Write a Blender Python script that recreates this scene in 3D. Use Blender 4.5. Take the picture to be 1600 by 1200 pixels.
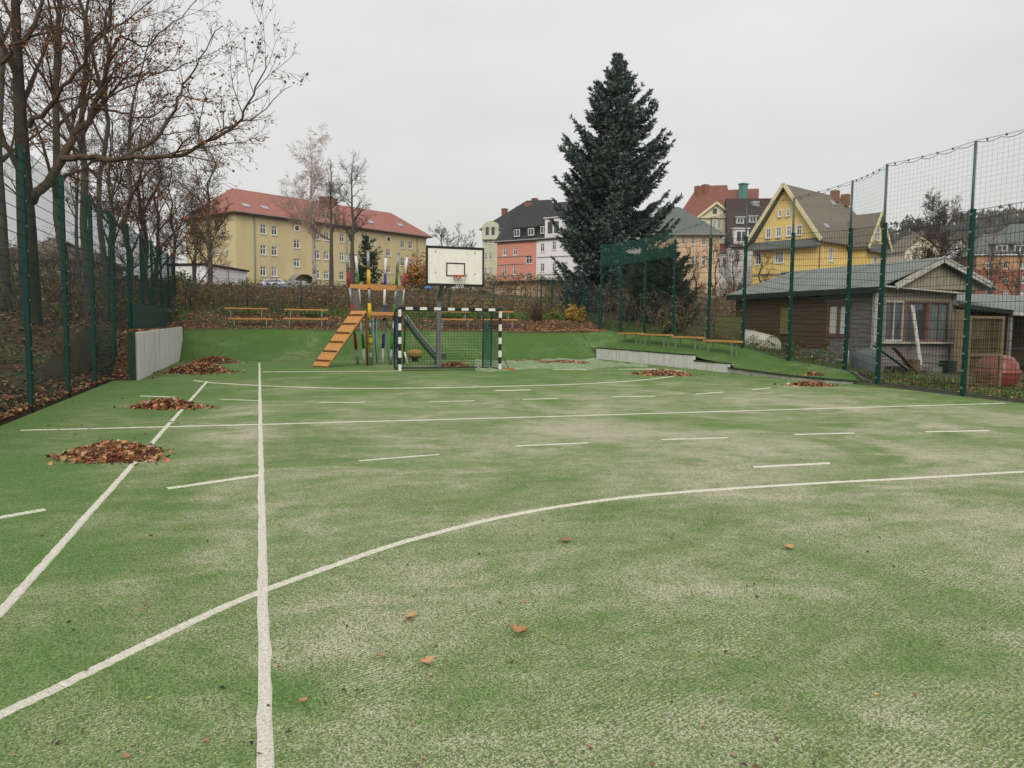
import bpy, math, random
import numpy as np
from mathutils import Vector, Matrix
R = random.Random(7)
for o in list(bpy.data.objects): bpy.data.objects.remove(o)
scene = bpy.context.scene
COL = scene.collection
# ------------------------------------------------------------------ camera
# world X runs across the court to the right, world Y runs along the court away from the viewer
F_PX, PITCH, ROLL, YAW, EYE = 1187.0, 0.0774, 0.0106, 0.3219, 1.4724
cam_d = bpy.data.cameras.new('camera'); cam = bpy.data.objects.new('camera', cam_d); COL.objects.link(cam)
cam_d.sensor_fit = 'HORIZONTAL'; cam_d.sensor_width = 36; cam_d.lens = 36 * F_PX / 1600
cam_d.clip_start = 0.05; cam_d.clip_end = 6000
cam.matrix_world = (Matrix.Translation((0, 0, EYE)) @ Matrix.Rotation(-YAW, 4, 'Z')
                    @ Matrix.Rotation(math.pi / 2 - PITCH, 4, 'X') @ Matrix.Rotation(ROLL, 4, 'Z'))
scene.camera = cam
# ------------------------------------------------------------------ overcast sky, soft sun, exposure
SUN_EL, SUN_AZ = math.radians(34), math.radians(203)
w = bpy.data.worlds.new('World'); scene.world = w; w.use_nodes = True
nt = w.node_tree; nt.nodes.clear()
out = nt.nodes.new('ShaderNodeOutputWorld'); bg = nt.nodes.new('ShaderNodeBackground')
nt.links.new(bg.outputs[0], out.inputs[0])
sky = nt.nodes.new('ShaderNodeTexSky'); sky.sky_type = 'NISHITA'; sky.sun_disc = False
sky.sun_elevation = SUN_EL; sky.sun_rotation = SUN_AZ; sky.dust_density = 6; sky.air_density = 1.5
skyv = nt.nodes.new('ShaderNodeMix'); skyv.data_type = 'RGBA'; skyv.blend_type = 'MULTIPLY'; skyv.inputs[0].default_value = 1
nt.links.new(sky.outputs[0], skyv.inputs[6]); skyv.inputs[7].default_value = (0.1, 0.1, 0.1, 1)
tc = nt.nodes.new('ShaderNodeTexCoord'); sep = nt.nodes.new('ShaderNodeSeparateXYZ')
nt.links.new(tc.outputs['Generated'], sep.inputs[0])
mr = nt.nodes.new('ShaderNodeMapRange'); mr.inputs[1].default_value = 0.0; mr.inputs[2].default_value = 1.0
mr.inputs[3].default_value = 0.0; mr.inputs[4].default_value = 1.0
nt.links.new(sep.outputs[2], mr.inputs[0])
ramp = nt.nodes.new('ShaderNodeValToRGB')                      # a cloud deck: dull at the horizon, brighter overhead
e = ramp.color_ramp.elements
e[0].position = 0; e[0].color = (0.645, 0.645, 0.632, 1)
e[1].position = 1; e[1].color = (0.95, 0.95, 0.945, 1)
q = e.new(0.35); q.color = (0.725, 0.725, 0.72, 1)
nt.links.new(mr.outputs[0], ramp.inputs[0])
noi = nt.nodes.new('ShaderNodeTexNoise'); noi.inputs['Scale'].default_value = 1.7; noi.inputs['Detail'].default_value = 5
mp = nt.nodes.new('ShaderNodeMapping'); mp.inputs['Scale'].default_value = (1, 1, 3.0)
nt.links.new(tc.outputs['Generated'], mp.inputs[0]); nt.links.new(mp.outputs[0], noi.inputs[0])
nr = nt.nodes.new('ShaderNodeMapRange'); nr.inputs[1].default_value = 0.3; nr.inputs[2].default_value = 0.7
nr.inputs[3].default_value = 0.91; nr.inputs[4].default_value = 1.08
nt.links.new(noi.outputs[0], nr.inputs[0])
mul = nt.nodes.new('ShaderNodeMix'); mul.data_type = 'RGBA'; mul.blend_type = 'MULTIPLY'; mul.inputs[0].default_value = 1
nt.links.new(ramp.outputs[0], mul.inputs[6]); nt.links.new(nr.outputs[0], mul.inputs[7])
mix = nt.nodes.new('ShaderNodeMix'); mix.data_type = 'RGBA'; mix.inputs[0].default_value = 0.96
nt.links.new(skyv.outputs[2], mix.inputs[6]); nt.links.new(mul.outputs[2], mix.inputs[7])
nt.links.new(mix.outputs[2], bg.inputs[0]); bg.inputs[1].default_value = 1.0
sd = bpy.data.lights.new('sun', 'SUN'); sd.energy = 1.7; sd.angle = math.radians(32); sd.color = (1, 0.94, 0.86)
sun = bpy.data.objects.new('sun', sd); COL.objects.link(sun)
sun.rotation_euler = (math.pi / 2 - SUN_EL, 0, math.pi - SUN_AZ)
vs = scene.view_settings; vs.view_transform = 'Standard'; vs.look = 'None'; vs.exposure = 0.16; vs.gamma = 1
scene.cycles.max_bounces = 6; scene.cycles.transparent_max_bounces = 16
scene.cycles.use_denoising = True

# ------------------------------------------------------------------ layout helpers (photo pixel -> place in the world)
def ray(px, py):
    x, y = px - 800, py - 600
    c, s = math.cos(-ROLL), math.sin(-ROLL)
    x, y = x * c - y * s, x * s + y * c
    c, s = math.cos(PITCH), math.sin(PITCH)
    dX, dY, dZ = x / F_PX, c - y / F_PX * s, -y / F_PX * c - s
    return Vector((dX * math.cos(YAW) + dY * math.sin(YAW), -dX * math.sin(YAW) + dY * math.cos(YAW), dZ))
def G(px, py, z=0.0):                      # on the level z
    d = ray(px, py); t = (z - EYE) / d.z
    return Vector((d.x * t, d.y * t, z))
def atY(px, py, b):                        # on the plane Y = b
    d = ray(px, py); t = b / d.y
    return Vector((d.x * t, b, EYE + d.z * t))
def atX(px, py, a):
    d = ray(px, py); t = a / d.x
    return Vector((a, d.y * t, EYE + d.z * t))
FWD = Vector((math.sin(YAW), math.cos(YAW), 0)); RGT = Vector((math.cos(YAW), -math.sin(YAW), 0))
def atD(px, py, D):                        # at the distance D ahead
    d = ray(px, py); t = D / (d.x * FWD.x + d.y * FWD.y)
    return Vector((d.x * t, d.y * t, EYE + d.z * t))
def atplane(px, py, p, n):                 # on any vertical plane
    d = ray(px, py); o = Vector((0, 0, EYE)); t = (p - o).dot(n) / d.dot(n)
    return o + d * t
def lerp(a, b, t): return a + (b - a) * t
def interp(x, pts): return float(np.interp(x, [p[0] for p in pts], [p[1] for p in pts]))
def sstep(a, b, x):
    t = min(1, max(0, (x - a) / (b - a))); return t * t * (3 - 2 * t)

# ------------------------------------------------------------------ mesh builder
class MB:
    def __init__(s): s.v = []; s.f = []; s.m = []; s.c = []; s.sm = []
    def face(s, pts, m=0, c=None, smooth=False):
        i = len(s.v); s.v += [tuple(p) for p in pts]; s.f.append(tuple(range(i, i + len(pts)))); s.m.append(m); s.c.append(c); s.sm.append(smooth)
    def box(s, c, d, rz=0, m=0, M=None, col=None):
        hx, hy, hz = d[0] / 2, d[1] / 2, d[2] / 2
        P = [Vector((x, y, z)) for z in (-hz, hz) for y in (-hy, hy) for x in (-hx, hx)]
        Rm = M if M is not None else Matrix.Rotation(rz, 3, 'Z')
        c = Vector(c); i = len(s.v)
        s.v += [tuple(c + Rm @ p) for p in P]
        for f in ((0, 2, 3, 1), (4, 5, 7, 6), (0, 1, 5, 4), (2, 6, 7, 3), (0, 4, 6, 2), (1, 3, 7, 5)):
            s.f.append(tuple(i + k for k in f)); s.m.append(m); s.c.append(col); s.sm.append(False)
    def bar(s, p, q, w, h=None, m=0, up=(0, 0, 1), col=None):    # a square bar from p to q; w across, h along up
        p, q = Vector(p), Vector(q); h = h or w; d = q - p; L = d.length
        if L < 1e-6: return
        d /= L; u = Vector(up)
        if abs(d.dot(u)) > 0.98: u = Vector((0, 1, 0))
        x = d.cross(u).normalized(); u = x.cross(d)
        s.box((p + q) / 2, (w, L, h), m=m, M=Matrix((x, d, u)).transposed(), col=col)
    def tube(s, P, r, n=6, m=0, cap=True, col=None, smooth=True):
        P = [Vector(p) for p in P]; k = len(P)
        if not hasattr(r, '__len__'): r = [r] * k
        i0 = len(s.v); u = None
        for j in range(k):
            d = (P[min(j + 1, k - 1)] - P[max(j - 1, 0)])
            if d.length < 1e-9: d = Vector((0, 0, 1))
            d.normalize()
            if u is None:
                u = Vector((1, 0, 0)) if abs(d.x) < 0.8 else Vector((0, 1, 0))
            u = (u - d * u.dot(d)).normalized(); w_ = d.cross(u)
            for a in range(n):
                t = 2 * math.pi * a / n
                s.v.append(tuple(P[j] + (u * math.cos(t) + w_ * math.sin(t)) * r[j]))
        for j in range(k - 1):
            for a in range(n):
                b = (a + 1) % n; o = i0 + j * n
                s.f.append((o + a, o + b, o + n + b, o + n + a)); s.m.append(m); s.c.append(col); s.sm.append(smooth)
        if cap and n > 2:
            s.f.append(tuple(i0 + a for a in reversed(range(n)))); s.m.append(m); s.c.append(col); s.sm.append(False)
            o = i0 + (k - 1) * n
            s.f.append(tuple(o + a for a in range(n))); s.m.append(m); s.c.append(col); s.sm.append(False)
    def slab(s, poly, t, m=0, dn=(0, 0, -1)):                     # polygon with thickness t along dn
        dn = Vector(dn); A = [Vector(p) for p in poly]; B = [p + dn * t for p in A]
        s.face(A, m); s.face(list(reversed(B)), m)
        for k in range(len(A)):
            l = (k + 1) % len(A); s.face([A[l], A[k], B[k], B[l]], m)
    def lathe(s, c, prof, n=16, m=0, axis='Z', smooth=True):      # prof: (radius, height)
        c = Vector(c); i0 = len(s.v)
        for r, z in prof:
            for a in range(n):
                t = 2 * math.pi * a / n
                p = Vector((r * math.cos(t), r * math.sin(t), z))
                if axis == 'X': p = Vector((p.z, p.x, p.y))
                if axis == 'Y': p = Vector((p.x, p.z, p.y))
                s.v.append(tuple(c + p))
        for j in range(len(prof) - 1):
            for a in range(n):
                b = (a + 1) % n; o = i0 + j * n
                s.f.append((o + a, o + b, o + n + b, o + n + a)); s.m.append(m); s.c.append(None); s.sm.append(smooth)
    def build(s, name, mats, parent=None, world=True):
        me = bpy.data.meshes.new(name)
        off = parent.matrix_basis.inverted() if (parent is not None and world) else None
        if parent is not None and world:
            pp = parent
            mw = pp.matrix_basis
            while pp.parent: pp = pp.parent; mw = pp.matrix_basis @ mw
            off = mw.inverted()
        v = s.v
        if off is not None:
            a = np.array(v, dtype=np.float64).reshape(-1, 3); Mx = np.array(off)
            v = (a @ Mx[:3, :3].T + Mx[:3, 3]).tolist()
        me.from_pydata(v, [], s.f)
        if not isinstance(mats, (list, tuple)): mats = [mats]
        for m in mats: me.materials.append(M[m] if isinstance(m, str) else m)
        if any(s.m): me.polygons.foreach_set('material_index', s.m)
        me.polygons.foreach_set('use_smooth', s.sm)
        if any(c is not None for c in s.c):
            ca = me.color_attributes.new('Col', 'FLOAT_COLOR', 'CORNER')
            arr = []
            for f, c in zip(s.f, s.c):
                c = c or (1, 1, 1); arr += [c[0], c[1], c[2], 1.0] * len(f)
            ca.data.foreach_set('color', arr)
        me.update()
        o = bpy.data.objects.new(name, me); COL.objects.link(o)
        if parent is not None: o.parent = parent
        return o
def tag(o, label=None, cat=None, group=None, kind=None):
    if label: o['label'] = label
    if cat: o['category'] = cat
    if group: o['group'] = group
    if kind: o['kind'] = kind
    return o
def thing(name, loc, label, cat, rz=0, group=None):
    o = bpy.data.objects.new(name, None); COL.objects.link(o); o.empty_display_size = 0.2
    o.location = loc; o.rotation_euler = (0, 0, rz)
    o.matrix_basis = Matrix.Translation(loc) @ Matrix.Rotation(rz, 4, 'Z')
    return tag(o, label, cat, group)
def copy_tree(o, parent=None):
    c = o.copy(); COL.objects.link(c)
    if parent is not None: c.parent = parent
    for ch in list(o.children): copy_tree(ch, c)
    return c

# ------------------------------------------------------------------ materials
M = {}
def mat(name, c1, c2=None, scale=8, rough=0.8, bump=0.0, bscale=None, metal=0.0, stretch=(1, 1, 1), lo=0.35, hi=0.65, spec=0.3, c3=None, s3=1.0, lo3=0.5, hi3=0.7, world=False):
    m = bpy.data.materials.new(name); m.use_nodes = True; n = m.node_tree.nodes; L = m.node_tree.links
    b = n['Principled BSDF']; b.inputs['Roughness'].default_value = rough; b.inputs['Metallic'].default_value = metal
    b.inputs['Specular IOR Level'].default_value = spec
    if world: src = n.new('ShaderNodeNewGeometry').outputs['Position']
    else: src = n.new('ShaderNodeTexCoord').outputs['Object']
    mp = n.new('ShaderNodeMapping'); mp.inputs['Scale'].default_value = stretch; L.new(src, mp.inputs[0])
    def noise(sc, det=6):
        t = n.new('ShaderNodeTexNoise'); t.inputs['Scale'].default_value = sc; t.inputs['Detail'].default_value = det
        t.inputs['Roughness'].default_value = 0.65; L.new(mp.outputs[0], t.inputs[0]); return t.outputs[0]
    def rng(x, lo, hi):
        r = n.new('ShaderNodeMapRange'); r.inputs[1].default_value = lo; r.inputs[2].default_value = hi; L.new(x, r.inputs[0]); return r.outputs[0]
    def mixc(f, a, c):
        x = n.new('ShaderNodeMix'); x.data_type = 'RGBA'; L.new(f, x.inputs[0])
        for i, k in ((6, a), (7, c)):
            if isinstance(k, tuple): x.inputs[i].default_value = (*k, 1)
            else: L.new(k, x.inputs[i])
        return x.outputs[2]
    colr = c1
    if c2: colr = mixc(rng(noise(scale), lo, hi), c1, c2)
    if c3: colr = mixc(rng(noise(s3), lo3, hi3), colr, c3)
    if isinstance(colr, tuple): b.inputs['Base Color'].default_value = (*colr, 1)
    else: L.new(colr, b.inputs['Base Color'])
    if bump:
        bn = n.new('ShaderNodeBump'); bn.inputs['Strength'].default_value = 1; bn.inputs['Distance'].default_value = bump
        L.new(noise(bscale or scale * 4), bn.inputs['Height']); L.new(bn.outputs[0], b.inputs['Normal'])
    M[name] = m; return m
def colmat(name, rough=0.8, trans=0.0, mulc=(1, 1, 1)):            # colour from the 'Col' attribute of each piece
    m = bpy.data.materials.new(name); m.use_nodes = True; n = m.node_tree.nodes; L = m.node_tree.links
    b = n['Principled BSDF']; b.inputs['Roughness'].default_value = rough; b.inputs['Specular IOR Level'].default_value = 0.25
    a = n.new('ShaderNodeAttribute'); a.attribute_name = 'Col'
    L.new(a.outputs['Color'], b.inputs['Base Color'])
    M[name] = m; return m
mat('concrete', (0.42, 0.41, 0.38), (0.30, 0.29, 0.26), 3, 0.9, 0.004, 40, c3=(0.50, 0.49, 0.46), s3=1.2)
mat('concrete_streaked', (0.70, 0.69, 0.655), (0.54, 0.53, 0.50), 4, 0.9, 0.004, 40, stretch=(2.5, 2.5, .2), c3=(0.34, 0.32, 0.27), s3=2.2, lo3=.56, hi3=.8, world=True)
mat('dark_cap', (0.018, 0.035, 0.016), (0.03, 0.05, 0.025), 8, 0.8)
mat('fence_green', (0.005, 0.046, 0.036), (0.008, 0.058, 0.044), 6, 0.55, spec=0.2)
mat('fence_wire', (0.005, 0.030, 0.024), (0.008, 0.040, 0.031), 6, 0.6, spec=.15)
mat('post_ext', (0.05, 0.10, 0.10), (0.08, 0.13, 0.125), 6, 0.45)
mat('net_teal', (0.20, 0.30, 0.28), (0.26, 0.36, 0.34), 10, 0.9)
mat('net_green', (0.010, 0.105, 0.075), (0.014, 0.13, 0.09), 10, 0.8)
mat('steel', (0.36, 0.37, 0.37), (0.26, 0.27, 0.27), 12, 0.45, metal=0.5)
mat('slide_metal', (0.10, 0.13, 0.105), (0.07, 0.09, 0.075), 5, 0.5, metal=0.2)
mat('galv', (0.24, 0.25, 0.25), (0.16, 0.17, 0.17), 10, 0.55, metal=0.4)
mat('orange_wood', (0.58, 0.28, 0.085), (0.42, 0.19, 0.055), 3, 0.75, 0.003, 30, stretch=(1, 8, 8), c3=(0.62, 0.34, 0.14), s3=3, lo3=.45, hi3=.75)
mat('white_paint', (0.74, 0.73, 0.68), (0.62, 0.61, 0.56), 5, 0.6, 0.001, 30)
mat('board_white', (0.80, 0.79, 0.72), (0.70, 0.69, 0.61), 2.5, 0.6, stretch=(4, 4, 1), c3=(0.60, 0.60, 0.52), s3=3, lo3=.6, hi3=.85)
mat('black_paint', (0.012, 0.013, 0.012), (0.022, 0.022, 0.02), 6, 0.6)
mat('red_paint', (0.33, 0.025, 0.03), (0.26, 0.02, 0.025), 8, 0.5)
mat('green_paint', (0.06, 0.16, 0.04), (0.045, 0.13, 0.03), 8, 0.5)
mat('yellow_paint', (0.72, 0.46, 0.02), (0.62, 0.38, 0.02), 8, 0.5)
mat('blue_paint', (0.02, 0.05, 0.24), (0.02, 0.04, 0.18), 8, 0.5)
mat('lightblue_rope', (0.16, 0.34, 0.42), (0.12, 0.27, 0.36), 20, 0.8)
mat('rope', (0.42, 0.33, 0.2), (0.33, 0.25, 0.15), 20, 0.9)
mat('ring_orange', (0.55, 0.14, 0.04), (0.42, 0.10, 0.03), 8, 0.5)
mat('chain_net', (0.68, 0.68, 0.66), None, rough=.7)
mat('dark_metal', (0.03, 0.035, 0.035), (0.05, 0.05, 0.05), 8, 0.5, metal=.3)
mat('bark', (0.055, 0.048, 0.036), (0.028, 0.024, 0.018), 4, 0.95, 0.02, 14, c3=(0.075, 0.085, 0.035), s3=1.3, lo3=.5, hi3=.75)
mat('bark_grey', (0.105, 0.10, 0.08), (0.06, 0.056, 0.046), 4, 0.95, 0.02, 12, c3=(0.075, 0.085, 0.045), s3=1.1, lo3=.5, hi3=.75)
mat('bark_far', (0.105, 0.092, 0.076), (0.065, 0.058, 0.048), 2, 0.95)
mat('bark_birch', (0.42, 0.40, 0.37), (0.10, 0.09, 0.08), 5, 0.9, stretch=(1, 1, .7), lo=.5, hi=.58)
mat('twig_birch', (0.42, 0.31, 0.25), (0.32, 0.23, 0.18), 3, 0.95)
mat('twig_oak', (0.105, 0.072, 0.047), (0.06, 0.043, 0.03), 3, 0.95)
colmat('leaves', 0.75); colmat('needles', 0.7); colmat('foliage', 0.75)
mat('window_white', (0.72, 0.72, 0.69), None, rough=.5)
mat('glass_curtain', (0.30, 0.30, 0.29), (0.10, 0.10, 0.105), 1.3, 0.15, spec=0.6, lo=.45, hi=.55)
mat('glass', (0.035, 0.038, 0.042), (0.07, 0.075, 0.08), 0.6, 0.12, spec=0.6)
mat('plaster_ochre', (0.60, 0.515, 0.29), (0.55, 0.465, 0.255), 0.5, 0.95, 0.004, 9, stretch=(1, 1, .35), c3=(0.45, 0.385, 0.225), s3=.35, lo3=.52, hi3=.8)
mat('plaster_pink', (0.62, 0.27, 0.20), (0.57, 0.24, 0.175), .6, .95, .004, 9)
mat('plaster_white', (0.74, 0.74, 0.74), (0.66, 0.66, 0.67), .6, .95, .004, 9, stretch=(1, 1, .3), c3=(0.52, 0.52, 0.51), s3=.5, lo3=.55, hi3=.85)
mat('plaster_cream', (0.68, 0.63, 0.46), (0.60, 0.55, 0.40), .6, .95, .004, 9)
mat('plaster_pale', (0.56, 0.57, 0.44), (0.46, 0.47, 0.36), .6, .95, .004, 9)
mat('plaster_peach', (0.68, 0.48, 0.32), (0.60, 0.42, 0.27), .6, .95, .004, 9, stretch=(1, 1, .3), c3=(0.48, 0.35, 0.24), s3=.5, lo3=.55, hi3=.8)
mat('plaster_yellow', (0.80, 0.60, 0.22), (0.73, 0.54, 0.19), .6, .95, .004, 9)
mat('plaster_sand', (0.60, 0.46, 0.285), (0.54, 0.40, 0.24), .8, .95, .004, 9)
mat('plaster_orange', (0.44, 0.27, 0.15), (0.39, 0.23, 0.13), .6, .95)
mat('plaster_brick', (0.30, 0.115, 0.08), (0.25, 0.095, 0.065), .6, .95)
mat('trim_cream', (0.68, 0.61, 0.38), (0.60, 0.54, 0.33), 2, .8)
mat('trim_grey', (0.28, 0.27, 0.24), (0.22, 0.21, 0.19), 2, .8)
def roofmat(name, a, b, s=.5, rough=.8):
    m = mat(name, a, b, s, rough, lo=.3, hi=.7)
    n = m.node_tree.nodes; L = m.node_tree.links
    t = n.new('ShaderNodeTexCoord'); br = n.new('ShaderNodeTexBrick'); br.inputs['Scale'].default_value = 1
    br.inputs['Brick Width'].default_value = .3; br.inputs['Row Height'].default_value = .25; br.inputs['Mortar Size'].default_value = .03
    br.inputs['Color1'].default_value = (1, 1, 1, 1); br.inputs['Color2'].default_value = (.75, .75, .75, 1); br.inputs['Mortar'].default_value = (0, 0, 0, 1)
    mp = n.new('ShaderNodeMapping'); mp.inputs['Rotation'].default_value = (math.radians(90), 0, 0)
    L.new(t.outputs['Object'], mp.inputs[0]); L.new(mp.outputs[0], br.inputs[0])
    bn = n.new('ShaderNodeBump'); bn.inputs['Distance'].default_value = .04; L.new(br.outputs[0], bn.inputs['Height'])
    L.new(bn.outputs[0], n['Principled BSDF'].inputs['Normal'])
roofmat('roof_red', (0.36, 0.155, 0.118), (0.28, 0.112, 0.084), 1.2)
roofmat('roof_redbrown', (0.25, 0.105, 0.075), (0.18, 0.075, 0.055), 1.0)
roofmat('roof_slate', (0.030, 0.031, 0.034), (0.045, 0.046, 0.05))
roofmat('roof_darkbrown', (0.070, 0.042, 0.038), (0.05, 0.032, 0.03))
roofmat('roof_brown', (0.20, 0.165, 0.125), (0.155, 0.13, 0.10))
roofmat('roof_grey', (0.145, 0.155, 0.145), (0.11, 0.12, 0.115))
mat('chimney_brick', (0.28, 0.12, 0.075), (0.2, 0.09, 0.06), 4, .9)
mat('copper_green', (0.10, 0.26, 0.20), (0.08, 0.2, 0.16), 3, .7)
mat('zinc', (0.42, 0.43, 0.43), (0.33, 0.34, 0.34), 3, .5, metal=.3)
mat('hut_boards', (0.135, 0.080, 0.045), (0.062, 0.040, 0.026), 3, .85, .004, 30, stretch=(1, .4, 8), c3=(0.16, 0.085, 0.04), s3=1.5, lo3=.5, hi3=.7)
mat('hut_grey_boards', (0.23, 0.215, 0.19), (0.13, 0.12, 0.105), 3, .9, .004, 30, stretch=(.4, 1, 8), c3=(0.23, 0.215, 0.185), s3=2)
mat('hut_pale_boards', (0.34, 0.30, 0.22), (0.20, 0.175, 0.13), 3, .9, .004, 30, stretch=(8, 1, .6))
mat('hut_roof', (0.215, 0.235, 0.220), (0.15, 0.17, 0.155), 1.6, .85, .006, 14, stretch=(1, 1, 1), c3=(0.10, 0.115, 0.085), s3=1.1, lo3=.55, hi3=.8)
mat('old_white', (0.48, 0.465, 0.42), (0.30, 0.285, 0.25), 4, .8)
mat('red_wood', (0.17, 0.09, 0.07), (0.11, 0.06, 0.047), 4, .8)
mat('curtain', (0.62, 0.62, 0.60), (0.5, 0.5, 0.49), 8, .9, stretch=(6, 6, .5))
mat('trellis_wood', (0.20, 0.145, 0.085), (0.145, 0.105, 0.065), 4, .85)
mat('black_felt', (0.018, 0.02, 0.02), (0.03, 0.032, 0.03), 4, .9)
mat('olive_panel', (0.21, 0.20, 0.075), (0.16, 0.155, 0.06), 2, .8, stretch=(1, 1, 6))
mat('cream_plastic', (0.54, 0.52, 0.43), (0.45, 0.43, 0.35), 2, .6)
mat('red_plastic', (0.26, 0.06, 0.038), (0.18, 0.042, 0.028), 3, .4, spec=.5)
mat('tarp_grey', (0.09, 0.11, 0.12), (0.13, 0.15, 0.155), 2, .5)
mat('leaf_net', (0.135, 0.225, 0.085), (0.25, 0.33, 0.19), 3, .95, .03, 20, c3=(0.40, 0.42, 0.31), s3=2.2)
mat('car_blue', (0.25, 0.32, 0.42), None, rough=.25, spec=.6)
mat('car_navy', (0.03, 0.05, 0.13), None, rough=.25, spec=.6)
mat('rubber', (0.02, 0.02, 0.02), None, rough=.8)
mat('sign_blue', (0.06, 0.16, 0.32), None, rough=.5)
mat('drum_tan', (0.48, 0.30, 0.10), (0.38, 0.22, 0.07), 12, .9)
mat('drum_brown', (0.14, 0.07, 0.03), (0.10, 0.05, 0.02), 12, .9)
mat('hill', (0.115, 0.11, 0.105), (0.085, 0.083, 0.08), .02, 1)
# ------------------------------------------------------------------ ground
def backrise(b): return interp(b, [(31, -.25), (32.6, .9), (33.2, 1.17), (34.2, 1.28), (35.2, 1.58), (36, 1.70), (38, 1.9), (42, 2.3), (50, 3.0), (60, 3.9), (95, 6.0), (130, 7.5), (400, 14), (3000, 40)])
FENCE_Z = [(9, 0.0), (12.8, .05), (15.7, .07), (17.9, .27), (20.4, .42), (22.9, .76), (25.1, .9), (27.7, 1.03), (30.2, 1.08), (32.5, 1.15), (34.7, 1.36), (40, 2.0)]
def terr(a, b):
    # right of the fence / terrace
    zb = backrise(b) if b > 31 else -.25
    zr = interp(b, FENCE_Z) - .03 if b < 34.7 else max(1.33, backrise(b) - .05)
    if b < 31: zr2 = zr + .03 * max(0, a - 16.2) if a < 25 else zr + .26 + .02 * (a - 25)
    else: zr2 = zr
    if a > 16.3: zr2 = lerp(zr2, .02 + .26 * sstep(19.5, 24, b) + (zr2 - .28) * sstep(22, 27, b), sstep(16.3, 17.8, a)) if b < 31 else zr2
    # left slope behind the fence
    d = max(0, -3.55 - a)
    near = 0.0 + 2.1 * (1 - math.exp(-d / 4.5)) + .02 * d
    far = 1.18 + 1.0 * (1 - math.exp(-d / 5)) + .03 * d
    zl = lerp(near, far, sstep(21.2, 24, b) if a > -4.2 else sstep(16, 23, b))
    if b > 33: zl = max(zl if b < 40 else 0, backrise(b) + .02 * d)
    if a < -3.55: return zl
    if a < -2.97 and b > 20.9: return lerp(0, max(1.14, zl), sstep(21.1, 23, b)) if b < 33 else max(1.14, backrise(b))
    if a > 16.25 or (a > 14.9 and b < 16.5): return zr2
    if b <= 33.2: return min(-.25, zb) if b < 31 else zb - .25 * (1 - sstep(32.8, 33.2, b))
    if a > 14: return lerp(zb, max(zb, zr), sstep(14, 16.2, a))
    return zb
def axis_pts(segs):
    o = []
    for a, b, s in segs:
        n = max(1, round((b - a) / s)); o += [a + (b - a) * i / n for i in range(n)]
    return o + [segs[-1][1]]
xs = axis_pts([(-700, -300, 80), (-300, -60, 24), (-60, -20, 4), (-20, -4.4, .8), (-4.4, -2.4, .1), (-2.4, 14.2, 1.66), (14.2, 17, .14), (17, 30, .65), (30, 70, 4), (70, 300, 23), (300, 900, 100)])
ys = axis_pts([(-150, -20, 40), (-20, 8, 4), (8, 20, .6), (20, 22, .1), (22, 30, .4), (30, 37, .1), (37, 60, .8), (60, 140, 5), (140, 400, 26), (400, 1000, 100)])
mb = MB()
nr_ = random.Random(3)
for b in ys:
    for a in xs:
        j = .03 * nr_.uniform(-1, 1) if (b > 33.6 or a < -4 or a > 16.6) else 0
        mb.v.append((a, b, terr(a, b) + j))
nx = len(xs)
for j in range(len(ys) - 1):
    for i in range(nx - 1):
        k = j * nx + i; mb.f.append((k, k + 1, k + nx + 1, k + nx)); mb.m.append(0); mb.c.append(None); mb.sm.append(True)
mat('soil', (0.105, 0.062, 0.036), (0.055, 0.036, 0.023), 3.5, 1, .03, 9, c3=(0.055, 0.075, 0.025), s3=.35, lo3=.5, hi3=.62, world=True)
tag(mb.build('ground', 'soil'), kind='structure')

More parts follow.
